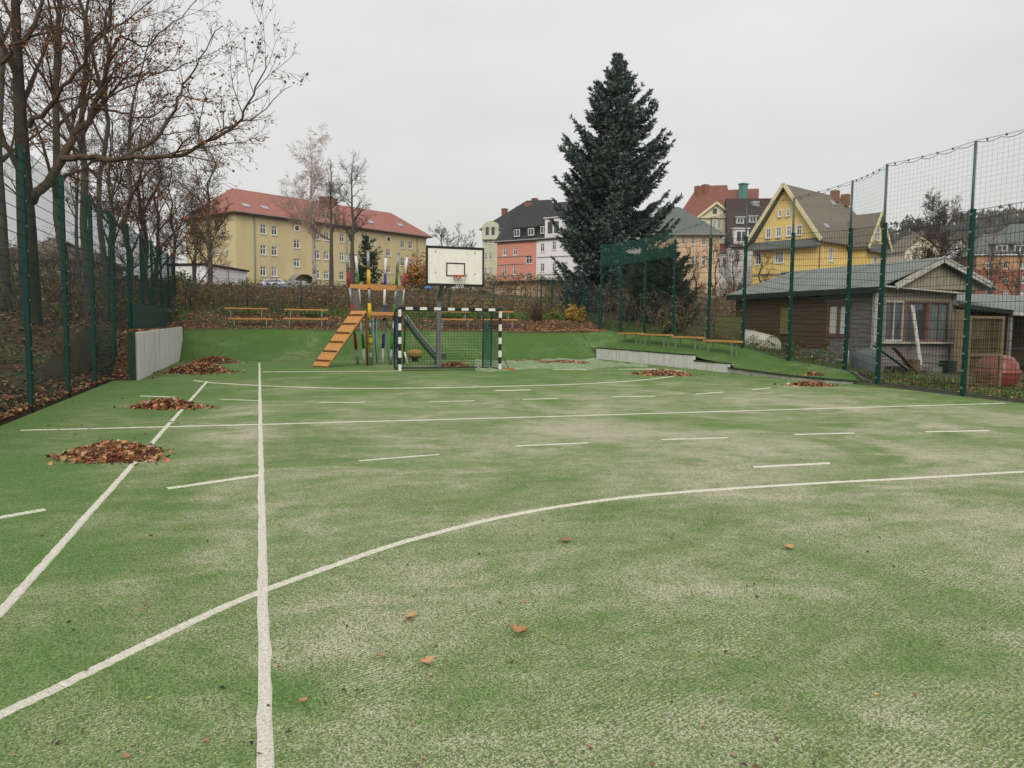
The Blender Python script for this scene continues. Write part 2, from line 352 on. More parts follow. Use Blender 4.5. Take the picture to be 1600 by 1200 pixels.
# ------------------------------------------------------------------ artificial turf
def turf_material(name, sandy):
    m = bpy.data.materials.new(name); m.use_nodes = True; n = m.node_tree.nodes; L = m.node_tree.links
    b = n['Principled BSDF']; b.inputs['Roughness'].default_value = .95; b.inputs['Specular IOR Level'].default_value = .08
    pos = n.new('ShaderNodeNewGeometry').outputs['Position']
    def mapn(scale=(1, 1, 1), rot=0, src=None):
        mp = n.new('ShaderNodeMapping'); mp.inputs['Scale'].default_value = scale; mp.inputs['Rotation'].default_value = (0, 0, rot); L.new(src or pos, mp.inputs[0]); return mp.outputs[0]
    def noise(v, sc, det=4, ro=.6, dist=0):
        t = n.new('ShaderNodeTexNoise'); t.inputs['Scale'].default_value = sc; t.inputs['Detail'].default_value = det
        t.inputs['Roughness'].default_value = ro; t.inputs['Distortion'].default_value = dist; L.new(v, t.inputs[0]); return t.outputs[0]
    def rng(x, a, c, o0=0, o1=1):
        r = n.new('ShaderNodeMapRange'); r.inputs[1].default_value = a; r.inputs[2].default_value = c; r.inputs[3].default_value = o0; r.inputs[4].default_value = o1
        L.new(x, r.inputs[0]); return r.outputs[0]
    def math_(op, a, c):
        x = n.new('ShaderNodeMath'); x.operation = op
        for i, k in enumerate((a, c)):
            if isinstance(k, (int, float)): x.inputs[i].default_value = k
            else: L.new(k, x.inputs[i])
        return x.outputs[0]
    def mixc(f, a, c, blend='MIX'):
        x = n.new('ShaderNodeMix'); x.data_type = 'RGBA'; x.blend_type = blend
        if isinstance(f, (int, float)): x.inputs[0].default_value = f
        else: L.new(f, x.inputs[0])
        for i, k in ((6, a), (7, c)):
            if isinstance(k, tuple): x.inputs[i].default_value = (*k, 1)
            else: L.new(k, x.inputs[i])
        return x.outputs[2]
    sep = n.new('ShaderNodeSeparateXYZ'); L.new(pos, sep.inputs[0])
    X, Y = sep.outputs[0], sep.outputs[1]
    big = noise(mapn((.85, .6, 1), .2), .5, 6, .6, .9)
    mid = noise(mapn((.6, 1.15, 1), -.3), 1.3, 6, .62, 1.2)
    sml = noise(mapn((1, 1.2, 1), .5), 5.0, 4, .6, .5)
    sand = math_('ADD', math_('ADD', math_('MULTIPLY', big, .5), math_('MULTIPLY', mid, .36)), math_('MULTIPLY', sml, .14))
    # wear: most sand in the middle of the field, little along the sides
    wx = math_('MULTIPLY', rng(X, -3.4, -.6), rng(X, 15.2, 12.6))
    wy = rng(Y, 23.0, 12.0)
    wear = math_('MULTIPLY', wx, wy)
    frac = rng(math_('ADD', sand, math_('ADD', rng(wear, 0, 1, -.14, .0), rng(X, -1.5, 3.5, -.02, .035))), .355, .685, .08, .86)
    if sandy:        # the worn bare green spot beside the long line
        dvv = n.new('ShaderNodeVectorMath'); dvv.operation = 'DISTANCE'; sp = G(447, 1088); L.new(pos, dvv.inputs[0]); dvv.inputs[1].default_value = tuple(sp)
        frac = math_('MULTIPLY', frac, rng(dvv.outputs['Value'], .02, .20, .25, 1))
    if not sandy: frac = rng(sand, .45, .63, .0, .40)
    # fine pile: speckle and combed ripples
    g1 = noise(mapn(), 150, 2, .6); g2 = noise(mapn((1, .8, 1), .6), 62, 3, .65)
    wv = n.new('ShaderNodeTexWave'); wv.inputs['Scale'].default_value = 15; wv.inputs['Distortion'].default_value = 7; wv.inputs['Detail'].default_value = 3
    wv.inputs['Detail Scale'].default_value = 1.3; L.new(mapn((1, 1, 1), 1.2), wv.inputs[0])
    rip = math_('MULTIPLY', math_('SUBTRACT', wv.outputs[0], .5), rng(noise(mapn(), .9, 2), .40, .60))
    g = math_('ADD', math_('ADD', math_('MULTIPLY', g1, .6), math_('MULTIPLY', g2, .4)), math_('MULTIPLY', rip, .13))
    green = mixc(rng(noise(mapn(), 2.2, 4), .3, .7), *(((0.116, 0.212, 0.050), (0.150, 0.238, 0.076)) if sandy else ((0.085, 0.175, 0.036), (0.115, 0.195, 0.055))))
    green = mixc(rng(frac, .06, .34), (0.068, 0.178, 0.030) if sandy else (0.062, 0.145, 0.026), green)
    beige = mixc(rng(noise(mapn(), 1.1, 3), .35, .65), (0.575, 0.525, 0.405), (0.475, 0.450, 0.335))
    sel = math_('ADD', g, rng(frac, 0, 1, -.25, .22))
    col = mixc(rng(sel, .43, .57), green, beige)
    vo = n.new('ShaderNodeTexVoronoi'); vo.inputs['Scale'].default_value = 125; vo.inputs['Randomness'].default_value = 1; L.new(mapn((1, .8, 1), .4), vo.inputs[0])
    vcol = n.new('ShaderNodeSeparateColor'); L.new(vo.outputs['Color'], vcol.inputs[0])
    col = mixc(rng(vcol.outputs[0], .0, 1.0, .0, .30 if sandy else .10), col, (0.45, 0.48, 0.27))
    col = mixc(math_('MULTIPLY', rng(vcol.outputs[1], .58, .78), .62), col, (0.065, 0.095, 0.038))
    col = mixc(rng(g1, .47, .30, 0, .85), col, (0.040, 0.060, 0.024))
    if sandy:
        deb = noise(mapn(), 23, 2, .5)
        col = mixc(rng(deb, .735, .76, 0, .8), col, (0.045, 0.03, 0.02))
    L.new(col, b.inputs['Base Color'])
    bn = n.new('ShaderNodeBump'); bn.inputs['Strength'].default_value = .8; bn.inputs['Distance'].default_value = .007
    L.new(math_('ADD', g, math_('MULTIPLY', vcol.outputs[1], -.25)), bn.inputs['Height']); L.new(bn.outputs[0], b.inputs['Normal'])
    M[name] = m
turf_material('turf_sandy', True); turf_material('turf_green', False)
RIGHT_EDGE = [(14.75, -6), (14.72, 11.3), (14.8, 12.8), (15.15, 15.4), (15.12, 16.1), (14.72, 16.9), (14.46, 17.8), (14.46, 31.0)]
mb = MB(); mb.face([(-3.42, -6, 0)] + [(a, b, 0) for a, b in RIGHT_EDGE] + [(-2.83, 31.0, 0), (-2.83, 20.9, 0), (-3.42, 20.9, 0)])
court = tag(mb.build('court', 'turf_sandy'), kind='structure')
def terrace_z(a, b):
    zw = interp(b, [(16, .03), (18, .08), (20.9, .17), (21.1, .27), (22.8, .38), (23.3, .44), (31, .47), (33, .47)]); zw = max(zw, bank_z(14.5, b)) if b > 31 else zw
    zf = interp(b, FENCE_Z) + .015
    t = min(1, max(0, (a - 14.5) / 1.75)); return lerp(zw, zf, t ** 1.2)
def bank_z(a, b):
    b_s = 31 + .3 * sstep(8, 13, a)
    t = min(1, max(0, (b - b_s) / (33.25 - b_s))); z = .006 + 1.19 * (t ** 1.12 if t < .9 else t ** 1.12)
    return z + .025 * math.sin(a * .9 + 1) * t * (1 - t) * 4
mb = MB(); nv = random.Random(5)
def sheet(mb, A, B, fz):
    i0 = len(mb.v)
    for b in B:
        for a in A: mb.v.append((a, b, fz(a, b)))
    n = len(A)
    for j in range(len(B) - 1):
        for i in range(n - 1):
            k = i0 + j * n + i; mb.f.append((k, k + 1, k + n + 1, k + n)); mb.m.append(0); mb.c.append(None); mb.sm.append(True)
sheet(mb, [-2.84 + 17.34 * i / 50 for i in range(51)], [31 + 2.45 * i / 14 for i in range(15)], bank_z)
tag(mb.build('turf_bank', 'turf_green'), kind='structure')
mb = MB()
tz2 = terrace_z
sheet(mb, [14.52 + 1.73 * i / 12 for i in range(13)], axis_pts([(17.5, 33.6, .22)]), tz2)
# turf side where the terrace stands above the foot of the bank
prev = None
for k in range(14):
    b = 31.3 + k * .1
    cur = (Vector((14.515, b, bank_z(14.5, b) - .02)), Vector((14.53, b, terrace_z(14.53, b) + .002)))
    if prev and cur[1].z > cur[0].z: mb.face([prev[0], cur[0], cur[1], prev[1]][::-1], smooth=True)
    prev = cur
# the narrow tip that meets the fence corner
i0 = None
for (p, q_, r_) in [((14.52, 17.5), (16.25, 17.5), (15.4, 16.3)), ((14.52, 17.5), (15.4, 16.3), (14.8, 16.72)), ((14.8, 16.72), (15.4, 16.3), (15.2, 16.05))]:
    mb.face([(a, b, terrace_z(a, b)) for a, b in (p, q_, r_)], smooth=True)
tag(mb.build('turf_terrace', 'turf_green'), kind='structure')

# ------------------------------------------------------------------ white court lines (tufts standing a little proud of the sand)
mat('line_white', (0.78, 0.74, 0.65), (0.52, 0.50, 0.41), 75, .95, .008, 90, c3=(0.24, 0.25, 0.15), s3=95, lo3=.56, hi3=.68, world=True)
line_n = [0]
def court_line(pts, wd=.058, step=.05):
    mb = MB(); rr = random.Random(line_n[0] + 11); P = [Vector((p[0], p[1], 0)) for p in pts]
    D = [P[0]]
    for k in range(len(P) - 1):
        d = (P[k + 1] - P[k]).length
        far = ((P[k] + P[k + 1]) / 2).length; st = .014 if far < 7 else .03 if far < 13 else .12
        n = max(1, int(d / st)); D += [P[k].lerp(P[k + 1], (i + 1) / n) for i in range(n)]
    z = .004 + .0009 * (line_n[0] % 9); line_n[0] += 1; rows = []
    for k, p in enumerate(D):
        d_acc = (p - D[0]).length
        t = (D[min(k + 1, len(D) - 1)] - D[max(k - 1, 0)]).normalized(); nn = Vector((-t.y, t.x, 0))
        wl = wd / 2 * (1 + rr.gauss(0, .09)); wr = wd / 2 * (1 + rr.gauss(0, .09)); o = .0016 * math.sin(d_acc * 2.6 + line_n[0]) + .001 * math.sin(d_acc * 9)
        zz = z + rr.uniform(-.002, .002)
        rows.append([p + nn * (wl + .004 + o), p + nn * (wl * .8 + o) + Vector((0, 0, zz)), p - nn * (wr * .8 - o) + Vector((0, 0, zz)), p - nn * (wr + .004 - o)])
    for r_ in rows: mb.v += [tuple(x) for x in r_]
    for k in range(len(rows) - 1):
        for i in range(3):
            q = k * 4 + i; mb.f.append((q, q + 4, q + 5, q + 1)); mb.m.append(0); mb.c.append(None); mb.sm.append(False)
    return mb.build('court_line', 'line_white', court)
mat('kerb_grey', (0.16, 0.155, 0.14), (0.10, 0.10, 0.085), 5, .9, .004, 30)
court_line([(0, -3), (0.01, 29.4)], .047)
court_line([(-1.27, -3), (-1.23, 20.2)], .050)
court_line([(-3.03, 11.62), (0, 11.5), (4, 11.42), (9, 11.40), (14.3, 11.36)], .05)
near_arc = [(-1.6, 2.3), (-1.25, 2.82), (-.94, 3.19), (-.73, 3.44), (-.48, 3.76), (-.25, 4.04), (-.02, 4.28), (.33, 4.57), (.76, 4.91), (1.28, 5.23), (1.85, 5.51), (2.48, 5.71), (3.14, 5.83), (3.79, 5.87), (4.48, 5.87), (5.2, 5.85), (5.9, 5.81), (6.7, 5.78), (7.6, 5.75), (8.6, 5.62), (9.7, 5.2), (10.7, 4.6), (11.5, 3.9)]
def smooth_line(pts, n=6):
    o = []
    for k in range(len(pts) - 1):
        p0, p1, p2, p3 = [Vector((*pts[min(max(i, 0), len(pts) - 1)], 0)) for i in (k - 1, k, k + 1, k + 2)]
        for i in range(n):
            t = i / n
            o.append(tuple(.5 * ((2 * p1) + (p2 - p0) * t + (2 * p0 - 5 * p1 + 4 * p2 - p3) * t * t + (3 * p1 - p0 - 3 * p2 + p3) * t ** 3))[:2])
    return o + [pts[-1]]
court_line(smooth_line(near_arc), .05)
court_line(smooth_line([(-1.55, 20.5), (-1.11, 19.75), (-.4, 19.0), (.48, 18.28), (1.3, 17.75), (2.13, 17.42), (3.87, 17.25), (5.82, 17.36), (7.4, 17.6), (8.9, 18.1), (10.2, 18.8), (11.25, 19.55), (12.3, 20.5), (12.95, 21.3), (13.35, 22.2), (13.4, 22.95), (12.9, 23.3), (11.68, 23.55)]), .06)
court_line([(0.1, 23.75), (4.1, 23.62)], .06); court_line([(9.3, 23.6), (10.5, 23.55)], .07); court_line([(12.0, 23.5), (13.1, 23.48)], .07)
for a_, b_ in [((-2.22, 16.43), (-1.54, 16.02)), ((-.7, 15.45), (-.01, 15.04)), ((1.05, 14.49), (1.87, 14.31)), ((3.06, 14.12), (3.95, 14.15)), ((4.97, 14.22), (5.69, 14.2)), ((6.98, 14.34), (7.97, 14.27)), ((9.08, 14.5), (9.98, 14.8)), ((11.09, 15.27), (11.93, 15.67)), ((13.04, 16.5), (13.5, 16.95)),
               ((5.02, 16.23), (5.86, 16.23)), ((1, 8.18), (1.92, 8.36)), ((2.95, 8.7), (3.92, 8.71)), ((4.97, 8.72), (5.93, 8.65)), ((7.02, 8.68), (7.96, 8.57)), ((9.08, 8.42), (10.15, 8.29)), ((4.93, 6.73), (5.9, 6.7)), ((-.79, 7.22), (-.02, 7.63)), ((-1.95, 6.40), (-1.6, 6.66))]:
    court_line([a_, b_], .045)

# ------------------------------------------------------------------ retaining walls
t = thing('retaining_wall', (-2.86, 26, 0), 'pale concrete retaining wall of upright slabs below the left fence', 'wall')
mb = MB(); mb.box((-.1, 0, .5), (.1, 11.2, 1.30), m=0); sl_back = mb
n_sl = 22; y0, y1 = 20.95, 32.6
for k in range(n_sl):
    ya, yb = lerp(y0, y1, k / n_sl) + .012, lerp(y0, y1, (k + 1) / n_sl) - .012
    zt = lerp(1.19, 1.27, k / n_sl) + R.uniform(-.006, .006); dx = R.uniform(-.008, .008)
    s = MB(); s.box((-2.90 + dx, (ya + yb) / 2, zt / 2 - .05), (.10, yb - ya, zt + .1)); s.build('concrete_slab', 'concrete_streaked', t)
s = MB(); s.box((-3.00, 20.90, .55), (.16, .09, 1.32)); s.build('end_board', 'dark_cap', t)
s = MB(); s.box((-3.0, 26.4, .55), (.06, 11, 1.15)); s.build('backing', 'concrete', t)
t = thing('terrace_wall', (14.5, 26, 0), 'low stepped wall of pale concrete blocks with dark green capping', 'wall')
def blocks(b0, b1, zt, n):
    for k in range(n):
        ya, yb = lerp(b0, b1, k / n) + .012, lerp(b0, b1, (k + 1) / n) - .012
        s = MB(); s.box((14.50 + R.uniform(-.010, .010), (ya + yb) / 2, zt / 2 - .05), (.1, yb - ya, zt + .1)); s.build('concrete_block', 'concrete_streaked', t)
    s = MB(); s.box((14.50, (b0 + b1) / 2, zt + .02), (.13, b1 - b0, .04)); s.build('cap', 'dark_cap', t)
    s = MB(); s.box((14.515, (b0 + b1) / 2, zt / 2 - .06), (.04, b1 - b0 - .02, zt)); s.build('backing', 'concrete', t)
blocks(23.25, 31.35, .47, 12); blocks(21.15, 23.23, .28, 3)
edge = [(14.47, 21.13), (14.44, 18.0), (14.7, 17.0), (15.1, 16.2), (15.2, 15.95)]
for k in range(len(edge) - 1):
    (a0, b0), (a1, b1) = edge[k], edge[k + 1]
    n = max(1, round(math.hypot(a1 - a0, b1 - b0) / .55))
    for i in range(n):
        p = Vector((lerp(a0, a1, i / n), lerp(b0, b1, i / n), 0)); q_ = Vector((lerp(a0, a1, (i + 1) / n), lerp(b0, b1, (i + 1) / n), 0)); q_ = p.lerp(q_, .985)
        zz = lerp(.15, .06, max(0, min(1, (21 - p.y) / 5)))
        s = MB(); s.bar(p + Vector((0, 0, zz / 2 - .03)), q_ + Vector((0, 0, zz / 2 - .03)), .09, zz + .06); s.build('kerb_stone', 'concrete', t)
s = MB(); z_of = lambda b: lerp(.15, .06, max(0, min(1, (21 - b) / 5)))
for k in range(len(edge) - 1): s.bar(Vector((*edge[k], z_of(edge[k][1]) + .02)), Vector((*edge[k + 1], z_of(edge[k + 1][1]) + .02)), .16, .035)
s.build('rubber_cap', 'dark_cap', t)
# concrete edging along the far side of the terrace and of the court
t2 = thing('edging', (16.2, 20, .3), 'grey concrete edging at the foot of the tall right fence', 'kerb')
ep = [(14.76, 8), (14.78, 11.3), (14.88, 12.85), (15.25, 15.6), (15.3, 16.2), (16.3, 17.9), (16.3, 20.4), (16.3, 22.9), (16.3, 25.1)]
for k in range(len(ep) - 1):
    n = 3
    for i in range(n):
        p = Vector((lerp(ep[k][0], ep[k + 1][0], i / n), lerp(ep[k][1], ep[k + 1][1], i / n), 0)); q_ = Vector((lerp(ep[k][0], ep[k + 1][0], (i + .985) / n), lerp(ep[k][1], ep[k + 1][1], (i + .985) / n), 0))
        p.z = interp(p.y, FENCE_Z) - .03; q_.z = interp(q_.y, FENCE_Z) - .03
        s = MB(); s.bar(p, q_, .06, .12); s.build('kerb_stone', 'kerb_grey', t2)

# ------------------------------------------------------------------ left fence
def wires(mb, p, q, z0p, z0q, hh, dv=.05, dh=.2, r=.0035, double=True, top=None):
    p, q = Vector(p), Vector(q); L_ = (q - p).length; n = int(L_ / dv)
    nrm = (q - p).cross(Vector((0, 0, 1))).normalized()
    for i in range(n + 1):
        t_ = i / n; c = p.lerp(q, t_); z0 = lerp(z0p, z0q, t_)
        mb.tube([(c.x, c.y, z0), (c.x, c.y, z0 + hh)], r, 4, cap=False, smooth=False)
    k = int(round(hh / dh))
    for j in range(k + 1):
        dz = min(hh, j * dh)
        for off in ((-.008, .008) if double else (0,)):
            mb.tube([(p.x + nrm.x * off, p.y + nrm.y * off, z0p + dz), (q.x + nrm.x * off, q.y + nrm.y * off, z0q + dz)], max(.0034, r * 1.3), 4, cap=False, smooth=False)
lf = thing('mesh_fence', (-3.6, 14, 0), 'tall dark green mesh fence in front of the trees on the left', 'fence')
LP = [14.4 - 2.5 * 3 + 2.53 * i for i in range(3)] + [14.4 + 2.62 * i for i in range(10)]
LP = sorted(set([round(x, 2) for x in LP]))
LX = -3.6
def left_base(b): return 0.0 if b < 21 else 1.15
for k, b in enumerate(LP):
    s = MB(); z0 = -.3; zt = 4.22 + .01 * k * 1.0
    s.box((LX, b, (z0 + zt) / 2), (.07, .13, zt - z0)); s.box((LX, b, zt + .01), (.08, .14, .02))
    po = s.build('post', 'fence_green', lf)
    s = MB()
    for zc in [.2 + .4 * i for i in range(11)]: s.box((LX + .04, b, zc), (.012, .05, .035))
    tag(s.build('clamp', 'steel', po), kind='stuff')
for k in range(len(LP) - 1):
    s = MB(); b0 = .02 if LP[k] < 20.5 else 1.2
    wires(s, (LX + .04, LP[k], 0), (LX + .04, LP[k + 1], 0), b0, b0, 4.2 - b0, dv=.05, r=.0020)
    s.build('wire_panel', 'fence_wire', lf)
for k in range(4, len(LP) - 1):
    if LP[k] < 24.5: continue
    s = MB(); s.box((LX + .06, (LP[k] + LP[k + 1]) / 2, 1.62), (.03, LP[k + 1] - LP[k] - .01, .78)); s.build('kick_board', 'fence_green', lf)

# ------------------------------------------------------------------ right fence with ball net
rf = thing('ball_fence', (16.2, 20, 0), 'tall green mesh fence topped by a ball net along the right side', 'fence')
RP = [(14.6, 9.9, .02, 5.55, 5.55), (14.84, 12.8, .04, 4.08, 5.58), (15.21, 15.65, .07, 4.15, 5.66)] + \
     [(16.2, 17.92, .27, 4.33, 5.71), (16.2, 20.42, .42, 4.47, 5.62), (16.2, 22.9, .78, 4.62, 5.78), (16.2, 25.1, .9, 4.8, 5.6), (16.2, 27.7, 1.05, 5.0, 5.36), (16.2, 30.17, 1.08, 5.1, 5.34), (16.2, 32.5, 1.15, 5.2, 5.36), (16.2, 34.7, 1.4, 5.42, 5.46)]
RP[0] = (14.62, 9.95, .03, 4.05, 5.58)
for a, b, z0, z1, z2 in RP:
    s = MB(); s.box((a, b, (z0 - .3 + z1) / 2), (.10, .07, z1 - z0 + .3)); s.box((a, b, z1 + .012), (.11, .08, .024)); po = s.build('post', 'fence_green', rf)
    s = MB(); s.tube([(a + .03, b + .055, z1 - .5), (a + .03, b + .055, z2)], .03, 8); s.build('post_extension', 'post_ext', po)
    s = MB()
    for i in range(11): s.box((a - .055, b, z0 + .15 + .38 * i), (.014, .05, .035))
    tag(s.build('clamp', 'steel', po), kind='stuff')
for k in range(len(RP) - 1):
    A, B = RP[k], RP[k + 1]
    s = MB(); wires(s, (A[0] - .05, A[1], 0), (B[0] - .05, B[1], 0), A[2] + .03, B[2] + .03, min(A[3] - A[2], B[3] - B[2]) - .03, dv=.1, r=.0042, double=False)
    s.build('wire_panel', 'fence_wire', rf)
    # net above
    s = MB(); p = Vector((A[0] + .03, A[1], 0)); q_ = Vector((B[0] + .03, B[1], 0)); n = 22
    dense = k >= 7
    if dense: continue
    for i in range(n + 1):
        t_ = i / n; c = p.lerp(q_, t_); zt = lerp(A[4], B[4], t_) - .06 * abs(math.sin(t_ * math.pi * 6)) - .04; zb = lerp(A[3], B[3], t_) - .1
        s.tube([(c.x, c.y, zb), (c.x, c.y, zt)], .0022, 3, cap=False, smooth=False)
    m_ = max(2, int(((A[4] + B[4]) / 2 - (A[3] + B[3]) / 2 + .1) / .11))
    for j in range(m_):
        ff = j / m_
        pts = []
        for i in range(9):
            t_ = i / 8; c = p.lerp(q_, t_); zt = lerp(A[4], B[4], t_) - .06; zb = lerp(A[3], B[3], t_) - .1
            pts.append((c.x, c.y, lerp(zb, zt, ff) - .03 * math.sin(t_ * math.pi) * ff))
        s.tube(pts, .0022, 3, cap=False, smooth=False)
    s.build('ball_net', 'net_teal', rf)
    s = MB(); pts = []; pts2 = []
    for i in range(31):
        t_ = i / 30; c = p.lerp(q_, t_); zt = lerp(A[4], B[4], t_)
        pts.append((c.x, c.y, zt - .05 * math.sin(t_ * math.pi))); pts2.append((c.x, c.y, zt - .03 - .05 * math.sin(t_ * math.pi) - .05 * abs(math.sin(t_ * math.pi * 5))))
    s.tube(pts, .006, 4, cap=False); s.tube(pts2, .007, 4, cap=False)
    for i in range(6):
        c = p.lerp(q_, (i + .5) / 6 * 1.0 if i else .02); zt = lerp(A[4], B[4], (i + .5) / 6); s.box((c.x, c.y, zt - .045), (.03, .03, .045))
    s.build('top_rope', 'post_ext', rf)
# dense screening net tied along the top of the far panels
for k in range(7, len(RP) - 1):
    A, B = RP[k], RP[k + 1]; s = MB(); n = 70
    for layer in (0,):
        for i in range(n + 1):
            t_ = (i + layer * .33) / n; c = Vector((A[0] - .08 - .03 * layer, lerp(A[1], B[1], t_), 0)); zt = lerp(A[4], B[4], t_) - .03 * math.sin(t_ * 3.1); zb = zt - 1.0 - .04 * math.sin(i * .6)
            s.tube([(c.x, c.y, zb), (c.x - .02 * math.sin(i), c.y + .02, zt)], .0031, 3, cap=False, smooth=False)
        for j in range(26):
            f_ = j / 25
            s.tube([(A[0] - .08 - .03 * layer, A[1], A[4] - 1 + f_), (A[0] - .09, (A[1] + B[1]) / 2, (A[4] + B[4]) / 2 - 1.02 + f_), (B[0] - .08 - .03 * layer, B[1], B[4] - 1 + f_)], .0031, 3, cap=False, smooth=False)
    s.build('screen_net', 'net_green', rf)
# ------------------------------------------------------------------ handball goal
GA, GB, GW, GH = 4.17, 23.62, 3.28, 2.0
g = thing('handball_goal', (GA + GW / 2, GB, 0), 'handball goal with black and white striped posts and dark net', 'goal')
def striped(p, q, n, first, wd=.085):
    s = MB(); p, q = Vector(p), Vector(q)
    for k in range(n): s.bar(p.lerp(q, k / n), p.lerp(q, (k + 1) / n), wd, m=(k + first) % 2)
    return s
striped((GA, GB, 0), (GA, GB, GH - .085), 9, 0).build('goal_post', ['white_paint', 'black_paint'], g)
striped((GA + GW, GB, 0), (GA + GW, GB, GH - .085), 9, 0).build('goal_post', ['white_paint', 'black_paint'], g)
striped((GA - .0425, GB, GH - .0425), (GA + GW + .0425, GB, GH - .0425), 15, 1).build('crossbar', ['white_paint', 'black_paint'], g)
for a in (GA, GA + GW):
    s = MB(); s.tube([(a, GB + .04, GH - .05), (a, GB + .75, GH - .05), (a, GB + .95, GH - .2), (a, GB + 1.0, .05)], .022, 8)
    s.tube([(a, GB + .045, .04), (a, GB + 1.0, .04)], .022, 8); s.build('net_bracket', 'fence_green', g)
s = MB(); s.bar((GA + .02, GB + 1.0, .04), (GA + GW - .02, GB + 1.0, .04), .05); s.bar((GA + .1, GB + .02, .02), (GA + GW - .1, GB + .02, .02), .03, .02); s.build('ground_frame', 'dark_metal', g)
s = MB()
def netgrid(s, P00, P10, P01, P11, nu, nv, r=.004):
    P00, P10, P01, P11 = map(Vector, (P00, P10, P01, P11))
    for i in range(nu + 1):
        t_ = i / nu; a, b = P00.lerp(P10, t_), P01.lerp(P11, t_); md = (a + b) / 2 + Vector((0, .06 * math.sin(t_ * 3.14), 0))
        s.tube([a, md, b], r, 3, cap=False, smooth=False)
    for j in range(nv + 1):
        t_ = j / nv; a, b = P00.lerp(P01, t_), P10.lerp(P11, t_); md = (a + b) / 2 + Vector((0, .06 * math.sin(t_ * 3.14), 0))
        s.tube([a, md, b], r, 3, cap=False, smooth=False)
netgrid(s, (GA, GB + 1, .05), (GA + GW, GB + 1, .05), (GA, GB + .8, GH - .1), (GA + GW, GB + .8, GH - .1), 33, 20)
for a in (GA, GA + GW): netgrid(s, (a, GB + .05, .05), (a, GB + 1, .05), (a, GB + .05, GH - .1), (a, GB + .8, GH - .1), 10, 20)
netgrid(s, (GA, GB + .05, GH - .07), (GA + GW, GB + .05, GH - .07), (GA, GB + .8, GH - .1), (GA + GW, GB + .8, GH - .1), 33, 7)
s.build('goal_net', 'fence_wire', g)
s = MB(); netgrid(s, (GA + GW - .28, GB + .96, .1), (GA + GW, GB + .98, .1), (GA + GW - .26, GB + .93, 1.5), (GA + GW, GB + .9, 1.7), 14, 50, .005); s.build('bunched_net', 'net_green', g)
s = MB(); s.tube([(GA + GW - .32, GB + .9, .03), (GA + GW - .32, GB + .86, 1.85)], .025, 8); s.build('back_bar', 'fence_green', g)

# ------------------------------------------------------------------ basketball stand
BX, BY, BZ = 5.02, 23.72 + .75, 2.73
bp = G(693, 577)
pole_a, pole_b = 5.78, 25.25
BY = 24.25
pB = atY(667, 445, BY); pT = atY(755, 387, BY)
bx0, bx1, bz0, bz1 = pB.x, pT.x, pB.z, atY(667, 385, BY).z
k_ = thing('basketball_stand', (pole_a, pole_b, 0), 'basketball backboard with orange hoop on a grey steel post', 'basketball hoop')
s = MB(); s.bar((pole_a, pole_b, 0), (pole_a, pole_b, bz0 - .28), .15); s.box((pole_a, pole_b, .012), (.4, .4, .024))
for dx in (-.15, .15):
    for dy in (-.15, .15): s.tube([(pole_a + dx, pole_b + dy, .02), (pole_a + dx, pole_b + dy, .06)], .015, 6)
s.build('pole', 'galv', k_)
bc = (bx0 + bx1) / 2
s = MB(); s.bar((pole_a, pole_b, bz0 - .35), (pole_a - .0, BY + .3, bz0 + .25), .13); s.bar((pole_a, BY + .38, bz0 + .25), (pole_a, BY + .04, bz0 + .25), .11)
s.bar((pole_a, pole_b - .1, bz0 - .45), (pole_a + .18, BY + .1, bz0 + .1), .05)
s.build('arm', 'galv', k_)
s = MB(); s.box((bc, BY, (bz0 + bz1) / 2), (bx1 - bx0, .03, bz1 - bz0)); bd = s.build('backboard', 'board_white', k_)
s = MB(); y_ = BY - .021; W_ = .055
for (a0, a1, z0, z1) in [(bx0 - .03, bx1 + .03, bz0 - .03, bz0 + W_), (bx0 - .03, bx1 + .03, bz1 - W_ + .01, bz1 + .03), (bx0 - .03, bx0 + .03, bz0 + W_, bz1 - W_ + .01), (bx1 - .03, bx1 + .03, bz0 + W_, bz1 - W_ + .01)]:
    s.box(((a0 + a1) / 2, y_ + .02, (z0 + z1) / 2), (a1 - a0, .055, z1 - z0))
s.build('border', 'black_paint', bd)
s = MB(); ix0 = lerp(bx0, bx1, .335); ix1 = lerp(bx0, bx1, .675); iz0 = lerp(bz0, bz1, .235); iz1 = lerp(bz0, bz1, .60); v = .042
for (a0, a1, z0, z1) in [(ix0, ix1, iz0, iz0 + v), (ix0, ix1, iz1 - v, iz1), (ix0, ix0 + v, iz0 + v, iz1 - v), (ix1 - v, ix1, iz0 + v, iz1 - v)]:
    s.box(((a0 + a1) / 2, BY - .0175, (z0 + z1) / 2), (a1 - a0, .005, z1 - z0))
s.build('target_square', 'black_paint', bd)
s = MB()
for fx in (.15, .85):
    for fz in (.32, .88): s.tube([(lerp(bx0, bx1, fx), BY - .012, lerp(bz0, bz1, fz)), (lerp(bx0, bx1, fx), BY - .028, lerp(bz0, bz1, fz))], .022, 8)
s.build('bolt', 'galv', bd)
hc = Vector((lerp(bx0, bx1, .53), BY - .38, iz0 + .01))
s = MB(); s.tube([hc + Vector((.225 * math.cos(t * math.pi / 12), .225 * math.sin(t * math.pi / 12), 0)) for t in range(25)], .018, 6)
s.box((hc.x, BY - .08, hc.z - .02), (.22, .14, .10)); s.box((hc.x, BY - .026, hc.z - .02), (.25, .02, .14))
hp = s.build('hoop', 'ring_orange', k_)
s = MB()
for i in range(12):
    t0 = 2 * math.pi * i / 12
    for sg in (-1, 1):
        s.tube([hc + Vector((r_ * math.cos(t0 + sg * tt), r_ * math.sin(t0 + sg * tt), -z_)) for r_, tt, z_ in ((.22, 0, .02), (.17, .26, .14), (.13, .52, .28), (.115, .78, .40))], .006, 3, cap=False)
